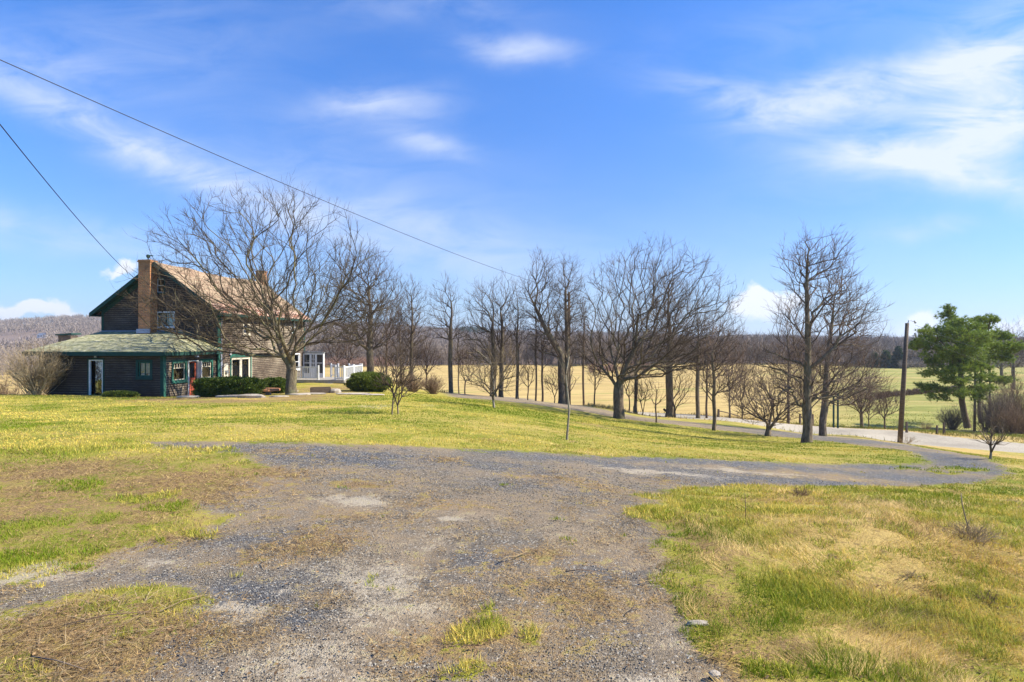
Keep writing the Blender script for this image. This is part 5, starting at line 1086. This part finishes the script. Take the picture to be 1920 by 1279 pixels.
for i, (px, py, w_, h_, lb) in enumerate([(1705, 1082, 60, 22, 'small brown dead clump in the straw left of the flattened stalks'), (1850, 1130, 90, 30, 'coarse dead weed clump low on the right straw bank'), (1560, 1045, 50, 16, 'low dark dead tuft between the green patch and the straw'), (1640, 1175, 60, 20, 'dead grass clump at the bottom of the straw slope'),
                                         (1900, 945, 50, 14, 'brown dead clump at the right edge by the lane bend'), (1290, 1010, 30, 12, 'tiny dead tuft on the gravel edge')]):
    _, yy, _ = hit(px, py); bush(px, py, yy, w_, h_, lb, [M_TANT, M_BRNT][i % 2], 40 + i, 46, name='dead_clump', r=.0025, arch=.8, group='dead clumps in the grass')
for i, (px, py, L_, a_, lb) in enumerate([(120, 1175, .42, .5, 'longest brown twig lying in the bottom left corner'), (300, 1150, .3, 1.1, 'grey twig at the tip of the bottom left grass'), (60, 1235, .35, -.3, 'dark twig near the bottom left edge'), (1060, 1075, .2, .1, 'short pale twig right of the crooked stick'), (500, 1060, .16, 2.0, 'tiny dark twig on the left gravel'), (1180, 1150, .15, .9, 'tiny brown twig near the right foot of the drive')]):
    x, y, z = hit(px, py); c_, s_ = math.cos(a_), math.sin(a_); stick('fallen_twig', [(x, y, z + .01), (x + c_ * L_ * .5, y + s_ * L_ * .5, H(x + c_ * L_ * .5, y + s_ * L_ * .5) + .025), (x + c_ * L_ + .02, y + s_ * L_, H(x + c_ * L_, y + s_ * L_) + .01)], .004, lb, [M_BRNT, M_TANT, M_GRYT][i % 3], 'twig')

# far building, tree stand and conifers
x, y, z = place(128, 640, 95); t = empty('hunting_stand', (x, y, z)); zt_ = CAMH + 16 / F * 95 - z; tag(t, 'small green roofed stand seen far off above the mossy roof', 'shed')
MB().box(-1.0, 1.0, -.8, .8, zt_ - 1.6, zt_ - .5).build('cabin', M_POLE, t); MB().hexa([(-1.3, -1.1, zt_ - .5), (1.3, -1.1, zt_ - .35), (1.3, 1.1, zt_ - .35), (-1.3, 1.1, zt_ - .5), (-1.3, -1.1, zt_ - .3), (1.3, -1.1, zt_ - .1), (1.3, 1.1, zt_ - .1), (-1.3, 1.1, zt_ - .3)]).build('roof', M_TEALD, t)
for sx_ in (-.9, .9):
    for sy_ in (-.7, .7): MB().box(sx_ - .08, sx_ + .08, sy_ - .08, sy_ + .08, -.3, zt_ - 1.61).build('leg', M_POLE, t)
def far_house(px, Y, w_, h_, label, wm, rm, dz_=0):
    x, y, z = place(px, 660, Y); t = empty('farm_house', (x, y, z + dz_)); tag(t, label, 'house')
    MB().box(-w_ / 2, w_ / 2, -3, 3, -1, h_).build('wall', wm, t); MB().face((-w_ / 2 - .4, -3.5, h_ - .1), (w_ / 2 + .4, -3.5, h_ - .1), (w_ / 2 + .4, 0, h_ + 2.2), (-w_ / 2 - .4, 0, h_ + 2.2)).face((-w_ / 2 - .4, 0, h_ + 2.2), (w_ / 2 + .4, 0, h_ + 2.2), (w_ / 2 + .4, 3.5, h_ - .1), (-w_ / 2 - .4, 3.5, h_ - .1)).face((-w_ / 2, -3, h_), (-w_ / 2, 3, h_), (-w_ / 2, 0, h_ + 2.1)).face((w_ / 2, -3, h_), (w_ / 2, 0, h_ + 2.1), (w_ / 2, 3, h_)).build('roof', rm, t)
    for i in range(3): MB().box(-w_ * .3 + i * w_ * .3 - .5, -w_ * .3 + i * w_ * .3 + .5, -3.06, -3.001, 1, 2.3).build('window', M_DARK, t)
far_house(1711, 205, 7, 3.0, 'distant low dark house beside the far road, left of the pine', M_GABLE, M_POLE, 1.0)
far_house(82, 560, 8, 2.2, 'pale far farmhouse at the foot of the left hill', M_WHITE, M_METAL)
far_house(1728, 1250, 30, 6, 'tiny pale far building on the horizon behind pine', M_WHITE, M_METAL)
M_FIR = m_leafy('far_evergreen_needles', (.02, .045, .02), (.03, .065, .03), (.05, .09, .035), .6)
M_CEDAR = m_leafy('far_cedar_needles', (.045, .07, .02), (.06, .09, .03), (.09, .12, .04), .6)
def conifer(px, py, Y, top, wpx, label, mt, seed):
    x, y, z = place(px, py, Y); k = Y / F; z = min(z, CAMH - (py - 640) * k); h = (py - top) * k; r = wpx * k / 2; rs = np.random.RandomState(seed); t = empty('evergreen_tree', (x, y, z)); tag(t, label, 'tree', 'distant evergreens')
    MB().tube([(0, 0, -.5), (0, 0, h * .9)], [.25, .05], 6).build('trunk', BK['brown'][0], t)
    n = 5000; u = 1 - np.sqrt(rs.uniform(0, 1, n)); a = rs.uniform(0, 6.28, n); rr = r * (1 - u) ** .8 * (.75 + .25 * np.sin(u * 40)) * rs.uniform(.35, 1, n) ** .5
    q = np.stack([np.cos(a) * rr, np.sin(a) * rr, u * h], 1); d = np.stack([np.cos(a), np.sin(a), np.full(n, .1)], 1); T = slivers(rs, q, d, .8, .35, .8)
    mesh_np('foliage', T.reshape(-1, 3), T=np.arange(n * 3).reshape(-1, 3), mats=[mt], parent=t)
conifer(1684, 690, 185, 648, 30, 'dark bluish spruce in the distance left of the leaning pole', M_FIR, 1); conifer(1661, 688, 190, 655, 30, 'olive green evergreen left of the distant dark spruce', M_CEDAR, 2); conifer(1640, 688, 195, 660, 24, 'smaller olive evergreen behind right crown twigs', M_CEDAR, 3)

# ------------------------------------------------------------ far woods
M_WOODS = m_twig("far_bare_woods", (.185, .145, .118), (.34, .275, .22)); M_WOODR = m_twig("far_reddish_woods", (.24, .14, .10), (.36, .23, .17))
def base_tree(seed, nt, nl, wd, wt):
    rs = np.random.RandomState(seed); T = []
    s0 = slivers(rs, np.zeros((2, 3)), np.array([[0, 0, 1.0]]), .8, wt, .05); T.append(s0)
    a = rs.uniform(0, 6.28, nl); b = np.stack([rs.normal(size=nl) * .02, rs.normal(size=nl) * .02, rs.uniform(.2, .55, nl)], 1); T.append(slivers(rs, b, np.stack([np.cos(a) * .5, np.sin(a) * .5, np.full(nl, .75)], 1), .4, wd * 1.5, .3))
    d = rs.normal(size=(nt, 3)); d /= np.linalg.norm(d, axis=1, keepdims=True); q = d * rs.uniform(0, 1, (nt, 1)) ** .5 * np.array([.30, .30, .34]) + np.array([0, 0, .6]); T.append(slivers(rs, q, d * .7 + np.array([0, 0, .7]), .20, wd, .7))
    return np.concatenate(T)
def woods(name, label, xs, ys, hs, mats_, nt, wd, seed, nv=6):
    zs = heights(xs, ys); rs = np.random.RandomState(seed); v = [base_tree(seed + i, nt, 12, wd, wd * 1.6) for i in range(nv)]; out = []
    kind = rs.randint(0, nv, len(xs)); rot = rs.uniform(0, 6.28, len(xs))
    for i in range(nv):
        m = kind == i; B_ = v[i].reshape(-1, 3); c, s_ = np.cos(rot[m])[:, None], np.sin(rot[m])[:, None]; h = hs[m][:, None]
        V = np.stack([(B_[None, :, 0] * c - B_[None, :, 1] * s_) * h + xs[m][:, None], (B_[None, :, 0] * s_ + B_[None, :, 1] * c) * h + ys[m][:, None], B_[None, :, 2] * h + zs[m][:, None] - .2], -1); out.append(V.reshape(-1, 3))
    V = np.concatenate(out); o = mesh_np(name, V, T=np.arange(len(V)).reshape(-1, 3), mats=mats_); tag(o, label, 'woods', kind='stuff')
rs = np.random.RandomState(99)
n = 3000; u = rs.uniform(-.42, .66, n); Yw = 222 + 105 * rs.uniform(0, 1, n) ** 1.5 + 60 * (fbm(u * 9, u * 0 + 3, 8, 3) - .5); hs = rs.uniform(6.5, 11.5, n) * (1 + .5 * (fbm(u * 16, Yw / 30, 2) - .5))
woods('bare_woodland', 'brown bare woodland along the far edge of the tan field', u * Yw, Yw, hs, [M_WOODS], 120, .0125, 1)
n = 900; u = rs.uniform(.6, 1.1, n); Yw = 195 + 90 * rs.uniform(0, 1, n); woods('bare_woodland', 'grey bare woodland behind the pines on the right', u * Yw, Yw, rs.uniform(7, 11, n), [M_WOODS], 110, .013, 5)
n = 700; u = rs.uniform(-1.05, -.4, n); Yw = rs.uniform(150, 330, n); woods('bare_woodland', 'bare woodland below the left hill, behind the farmhouse', u * Yw, Yw, rs.uniform(5, 8.5, n), [M_WOODS], 110, .013, 6)
n = 7500; u = rs.uniform(-1.0, 1.0, n); px_ = 960 + 1100 * u; Yr = np.interp(px_, RIDGE[:, 0], RIDGE[:, 2]); Yw = 330 + (Yr * 1.03 - 330) * rs.uniform(0, 1, n) ** .8
keep = ~((px_ < 85) & (Yw > 430) & (Yw < 600)); u, Yw = u[keep], Yw[keep]
woods('bare_woodland', 'purple grey wooded hills on the horizon', u * Yw, Yw, rs.uniform(8, 13, len(u)), [M_WOODS], 46, .034, 9)
n = 260; u = rs.uniform(-.42, -.2, n); Yw = rs.uniform(216, 232, n); woods('reddish_brush', 'reddish brush at the field edge behind the row', u * Yw, Yw, rs.uniform(2.5, 4.5, n), [M_WOODR], 90, .02, 12)
n = 500; u = rs.uniform(.62, .77, n); Yw = 85 + 9 * (u - .62) / .15 + rs.normal(size=n) * .9; woods('ditch_brush', 'dark low brush along a ditch across the right field', u * Yw, Yw, rs.uniform(.5, 1.1, n), [M_BRNT], 60, .035, 21)
n = 60; u = rs.uniform(.13, .235, n); Yw = rs.uniform(165, 180, n); woods('field_brush', 'low brown brush island in the middle of the tan field', u * Yw, Yw, rs.uniform(1.6, 3.4, n), [M_WOODR], 110, .03, 22)
n = 160; u = rs.uniform(.66, .9, n); Yw = rs.uniform(180, 192, n); woods('field_edge_brush', 'brown brush strip at the top edge of the right field', u * Yw, Yw, rs.uniform(1.5, 3.5, n), [M_WOODS], 100, .03, 23)
u = rs.uniform(-.088, -.045, 120); Yw = rs.uniform(850, 1150, 120); woods('evergreen_stand', 'dark green evergreen patch on the far middle hill', u * Yw, Yw, rs.uniform(11, 15, 120), [M_FIR], 60, .05, 14)

# ------------------------------------------------------------ grass, straw and gravel
def m_attr(name, rough=.7, spec=.15, tr=.0):
    def fn(g):
        c = g.attr('Col').outputs['Color']
        p = g.out(c, rough, None, spec)
        if tr:
            t = g.node('ShaderNodeBsdfTranslucent'); g.put(t.inputs[0], c); mx = g.node('ShaderNodeMixShader'); mx.inputs[0].default_value = tr
            o = [n for n in g.nt.nodes if n.type == 'OUTPUT_MATERIAL'][0]; g.L.new(p.outputs[0], mx.inputs[1]); g.L.new(t.outputs[0], mx.inputs[2]); g.L.new(mx.outputs[0], o.inputs[0])
    return mat(name, fn)
M_BLADE = m_attr('grass_blades', .65, .2, .25); M_STRAW = m_attr('dry_straw', .8, .1, .15); M_PEB = m_attr('gravel_stones', .85, .2)
def cand(n, y0, y1, seed, p0=-80, p1=2000):
    rs = np.random.RandomState(seed); Y = np.exp(rs.uniform(math.log(y0), math.log(y1), n)); X = (rs.uniform(p0, p1, n) - 960) / F * Y
    return rs, X, Y
def lerp(a, b, t): return np.array(a)[None] * (1 - t[:, None]) + np.array(b)[None] * t[:, None]
def blades(name, label, X, Y, h, wd, lean, ldir, C, m_, seed, two=False):
    """leaning tapered blades; near ones bend in two pieces"""
    rs = np.random.RandomState(seed); n = len(X); Z = heights(X, Y) + micro(X, Y) - .004; a = rs.uniform(0, 6.28, n); d = np.stack([np.cos(ldir), np.sin(ldir)], 1)
    s_ = np.stack([np.cos(a), np.sin(a), np.zeros(n)], 1) * (wd / 2)[:, None]; b = np.stack([X, Y, Z], 1)
    up = h * np.cos(lean); out = h * np.sin(lean); tip = b + np.stack([d[:, 0] * out, d[:, 1] * out, up], 1)
    cv = np.concatenate([C, np.ones((n, 1))], 1)
    if two:
        mid = b + np.stack([d[:, 0] * out * .36, d[:, 1] * out * .36, up * .66], 1); V = np.stack([b - s_, b + s_, mid + s_ * .75, mid - s_ * .75, tip], 1).reshape(-1, 3)
        i = np.arange(n)[:, None] * 5; o = mesh_np(name, V, Q=i + np.array([[0, 1, 2, 3]]), T=i + np.array([[3, 2, 4]]), mats=[m_], cols={'Col': np.repeat(cv, 5, 0)})
    else:
        V = np.stack([b - s_, b + s_, tip], 1).reshape(-1, 3); o = mesh_np(name, V, T=np.arange(n * 3).reshape(-1, 3), mats=[m_], cols={'Col': np.repeat(cv, 3, 0)})
    tag(o, label, 'grass', kind='stuff')
def rnd(rs, n, a, b): return rs.uniform(a, b, n)
# lawn and verges
rs, X, Y = cand(520000, 3.0, 36, 1); Z_ = zones(X, Y); nz = fbm(X / 1.3, Y / 1.3, 51, 4); nf = fbm(X / .25, Y / .25, 52, 3)
edge = (Z_['drive'] < -.02 + (nf - .5) * .5) & (Z_['road'] < 0)
near_left = (X < -1.2) & (Y < 8.6 + 0 * X)
p = np.clip(1.15 - Z_['brown'] * 1.5 - Z_['straw'] * .7, 0, 1) * np.where(near_left, np.clip((nf - .46) * 7 + Z_['green'], .04, 1) * .8, 1) * np.clip((nf - .25) * 3, .15, 1)
keep = (edge & (rs.uniform(0, 1, len(X)) < p)) | ((Z_['green'] > .35 + (nf - .5)) & (rs.uniform(0, 1, len(X)) < .9)); keep &= Z_['field'] < .5
X, Y, nz, nf = X[keep], Y[keep], nz[keep], nf[keep]; g_ = Z_['green'][keep]; st_ = Z_['straw'][keep]; n = len(X)
inr = (X > 1) & (Y < 9.5); dry = np.clip((nz - .40) * 4 + st_ * .6 - g_ * .9 + rnd(rs, n, -.45, .45) + .12 + inr * .12, 0, 1)
C = lerp((.16, .225, .008), (.64, .50, .10), dry); C *= rnd(rs, n, .7, 1.3)[:, None]; C[:, 0] *= rnd(rs, n, .85, 1.15)
h = rnd(rs, n, .02, .05) * (1 + .5 * inr * (nf > .45)) * (1 + .4 * (g_ > .3)); blades('lawn_grass', 'short patchy yellow green grass of lawn and verges', X, Y, h, np.maximum(.0045, Y * .0013), rnd(rs, n, .1, 1.0), rnd(rs, n, 0, 6.28), np.clip(C, 0, 1), M_BLADE, 2)
# matted straw on the right and in patches
rs, X, Y = cand(260000, 2.6, 13, 3, 900, 2000); Z_ = zones(X, Y); nf = fbm(X / .35, Y / .35, 61, 3); sw = fbm(X / 1.1, Y / 1.1, 62, 2)
p = np.clip(Z_['straw'] * 1.1 + (nf - .5) * 2.0 + .05, 0, 1); keep = (Z_['drive'] < -.05 + (nf - .5) * .6) & (rs.uniform(0, 1, len(X)) < p)
X, Y, nf, sw = X[keep], Y[keep], nf[keep], sw[keep]; n = len(X); t = np.clip(rnd(rs, n, 0, 1) * .7 + (nf - .4) * 1.2, 0, 1)
C = lerp((.28, .165, .05), (.78, .56, .22), t) * rnd(rs, n, .6, 1.25)[:, None]; C *= np.clip(.55 + (fbm(X / .16, Y / .16, 63, 2) - .3) * 1.6, .45, 1.15)[:, None]
blades('matted_straw', 'matted pale dead grass on the right slope', X, Y, rnd(rs, n, .04, .17), np.maximum(.0035, Y * .0010), rnd(rs, n, 1.05, 1.52), sw * 12 + rnd(rs, n, -.7, .7), np.clip(C, 0, 1), M_STRAW, 4)
# taller green tufts among the straw
rs, X, Y = cand(240000, 2.7, 11, 5, 1150, 2000); Z_ = zones(X, Y); nf = fbm(X / .22, Y / .22, 71, 3); nb = fbm(X / 1.5, Y / 1.5, 72, 2)
keep = (Z_['drive'] < -.1) & (rs.uniform(0, 1, len(X)) < np.clip((nf - .50) * 6 + (nb - .5) * 2 - Z_['straw'] * .35 + Z_['green'] * .6, 0, 1) * .55)
X, Y = X[keep], Y[keep]; n = len(X); C = lerp((.17, .235, .01), (.52, .46, .06), rnd(rs, n, 0, 1)) * rnd(rs, n, .7, 1.25)[:, None]
blades('grass_tufts', 'taller green grass tufts among the dead grass on the right', X, Y, rnd(rs, n, .03, .085), np.maximum(.0045, Y * .0011), rnd(rs, n, .3, 1.2), rnd(rs, n, 0, 6.28), np.clip(C, 0, 1), M_BLADE, 6, True)
# dead litter over dirt, left bank and drive
rs, X, Y = cand(380000, 2.6, 11, 7, -80, 1500); Z_ = zones(X, Y); nf = fbm(X / .3, Y / .3, 81, 3)
p = np.clip(Z_['brown'] * 1.1 + (Z_['drive'] < 0) * .35 + (nf - .62) * 2, 0, 1); keep = rs.uniform(0, 1, len(X)) < p * .62
X, Y, nf = X[keep], Y[keep], nf[keep]; n = len(X); t = rnd(rs, n, 0, 1) ** 1.3; C = lerp((.085, .045, .022), (.60, .42, .18), t)
blades('dead_litter', 'brown dead grass and leaf litter over gravel and bank', X, Y, rnd(rs, n, .02, .085) * (1 + .4 * (X < -2)), np.maximum(.003, Y * .0010), rnd(rs, n, 1.1, 1.55), rnd(rs, n, 0, 6.28), np.clip(C, 0, 1), M_STRAW, 8)
# dead stalks heaped bottom left
rs, X, Y = cand(5000, 2.7, 4.4, 9, -80, 520); Z_ = zones(X, Y); keep = (Z_['brown'] > .25) & (Z_['drive'] < .1); X, Y = X[keep], Y[keep]; n = len(X)
C = lerp((.12, .07, .04), (.55, .42, .24), rnd(rs, n, 0, 1) ** 1.5); blades('dead_stalks', 'long dead stalks lying in the bottom left corner', X, Y, rnd(rs, n, .05, .30), rnd(rs, n, .002, .006), rnd(rs, n, 1.35, 1.56), rs.normal(size=n) * 1.3 + .3, C, M_STRAW, 10, True)
# rough grass of bank and far field
rs, X, Y = cand(200000, 31, 74, 11, 560, 1990); Z_ = zones(X, Y); nf = fbm(X / 3.5, Y / 3.5, 91, 4); nf2 = fbm(X / 14, Y / 7, 92, 3); keep = (Z_['field'] > .4) & (Z_['drive'] < -.2) & (Z_['road'] < -.1) & (rs.uniform(0, 1, len(X)) < np.clip((nf - .35) * 3, .12, 1) * np.clip((74 - Y) / 16, 0, 1))
X, Y, nf, nf2 = X[keep], Y[keep], nf[keep], nf2[keep]; n = len(X); gr = np.clip((X / Y - .40) * 6, 0, 1) * np.clip((nf2 - .38) * 5, .1, 1) * .8 + ((nf2 > .60) * .35)
C = lerp((.50, .36, .13), (.26, .27, .05), np.clip(gr + rnd(rs, n, -.15, .15), 0, 1)) * (rnd(rs, n, .65, 1.25) * (1 - .35 * (nf2 < .36)))[:, None]
blades('field_grass', 'rough tan and green grass of the bank and far field', X, Y, rnd(rs, n, .12, .38) * np.where(Y > 52, .6, 1.0), Y * .0011, rnd(rs, n, .1, 1.0), rnd(rs, n, 0, 6.28), np.clip(C, 0, 1), M_STRAW, 12)
# loose gravel
rs, X, Y = cand(230000, 2.5, 13.5, 13, -80, 1950); Z_ = zones(X, Y); nf = fbm(X / .6, Y / .6, 101, 4)
keep = (Z_['drive'] > -.12) & (rs.uniform(0, 1, len(X)) < np.clip(.42 + (nf - .45) * 2.5 + Z_['dark'] * .7 - Z_['sand'] * 1.0 - Z_['brown'] * .5, .03, 1) * np.clip((11 - Y) / 5, .0, 1)); X, Y, nf = X[keep], Y[keep], nf[keep]; n = len(X)
Z = heights(X, Y) + micro(X, Y) - .018; O_ = np.array([[1, 0, 0], [0, 1, 0], [-1, 0, 0], [0, -1, 0], [0, 0, .75], [0, 0, -.5]], float)
r = np.maximum(.0042, Y * .00085) * rs.uniform(.6, 1.45, n) ** 1.5; a = rnd(rs, n, 0, 6.28); ca, sa = np.cos(a)[:, None], np.sin(a)[:, None]; jit = 1 + rs.uniform(-.35, .35, (n, 6, 1)); q = O_[None] * jit
V = np.stack([(q[..., 0] * ca - q[..., 1] * sa * .7) * r[:, None], (q[..., 0] * sa + q[..., 1] * ca * .7) * r[:, None], q[..., 2] * r[:, None]], -1) + np.stack([X, Y, Z + r * .3], 1)[:, None]
Tf = np.array([[0, 1, 4], [1, 2, 4], [2, 3, 4], [3, 0, 4], [1, 0, 5], [2, 1, 5], [3, 2, 5], [0, 3, 5]]); k_ = rs.uniform(0, 1, n)
dkk = Z_['dark'][keep][:, None]; C = np.where(k_[:, None] < .55 + .3 * dkk, lerp((.09, .08, .065), (.26, .235, .19), rnd(rs, n, 0, 1)) * (1 - dkk) + dkk * lerp((.05, .053, .062), (.17, .18, .20), rnd(rs, n, 0, 1)), np.where(k_[:, None] < .9, lerp((.16, .13, .10), (.38, .33, .26), rnd(rs, n, 0, 1)), np.array([[.40, .37, .31]])))
o = mesh_np('loose_gravel', V.reshape(-1, 3), T=(np.arange(n)[:, None, None] * 6 + Tf[None]).reshape(-1, 3), mats=[M_PEB], cols={'Col': np.repeat(np.concatenate([C, np.ones((n, 1))], 1), 6, 0)}); tag(o, 'loose grey gravel stones over the drive', 'gravel', kind='stuff')

# dead leaves scattered over everything near
rs, X, Y = cand(26000, 2.7, 26, 15, -80, 2000); Z_ = zones(X, Y); p = .25 + Z_['brown'] * .9 + .25 * (X > 1) * (Y < 9) - .21 * (Z_['drive'] > .3); keep = (rs.uniform(0, 1, len(X)) < p) & (Z_['road'] < 0); X, Y = X[keep], Y[keep]; n = len(X)
Z = heights(X, Y) + micro(X, Y); a = rnd(rs, n, 0, 6.28); L_ = np.maximum(rnd(rs, n, .005, .015), Y * .0012) ; wl = L_ * rnd(rs, n, .35, .7); d1_ = np.stack([np.cos(a), np.sin(a), rnd(rs, n, -.3, .5)], 1); d2_ = np.stack([-np.sin(a), np.cos(a), rnd(rs, n, -.4, .6)], 1)
c_ = np.stack([X, Y, Z + .004 + rnd(rs, n, 0, .012) * (Z_['drive'][keep] < 0)], 1); V = np.stack([c_ - d1_ * L_[:, None], c_ + d2_ * wl[:, None], c_ + d1_ * L_[:, None], c_ - d2_ * wl[:, None]], 1).reshape(-1, 3)
C = lerp((.07, .04, .022), (.42, .27, .13), rnd(rs, n, 0, 1) ** 1.4); o = mesh_np('fallen_leaves', V, Q=np.arange(n * 4).reshape(-1, 4), mats=[M_STRAW], cols={'Col': np.repeat(np.concatenate([C, np.ones((n, 1))], 1), 4, 0)}); tag(o, 'scattered brown fallen leaves over grass and drive', 'leaves', kind='stuff')

# ------------------------------------------------------------ haze
hm = bpy.data.materials.new('thin_haze'); hm.use_nodes = True; hg = NG(hm.node_tree)
pv = hg.node('ShaderNodeVolumePrincipled'); pv.inputs['Color'].default_value = (.80, .88, 1, 1); pv.inputs['Density'].default_value = .00022; pv.inputs['Anisotropy'].default_value = .2
ho = hg.node('ShaderNodeOutputMaterial'); hg.L.new(pv.outputs[0], ho.inputs['Volume'])
hz = MB().box(-5200, 5200, -120, 3300, -80, 90).build('haze', hm); tag(hz, 'thin pale haze over the far fields and hills', 'haze', kind='stuff')
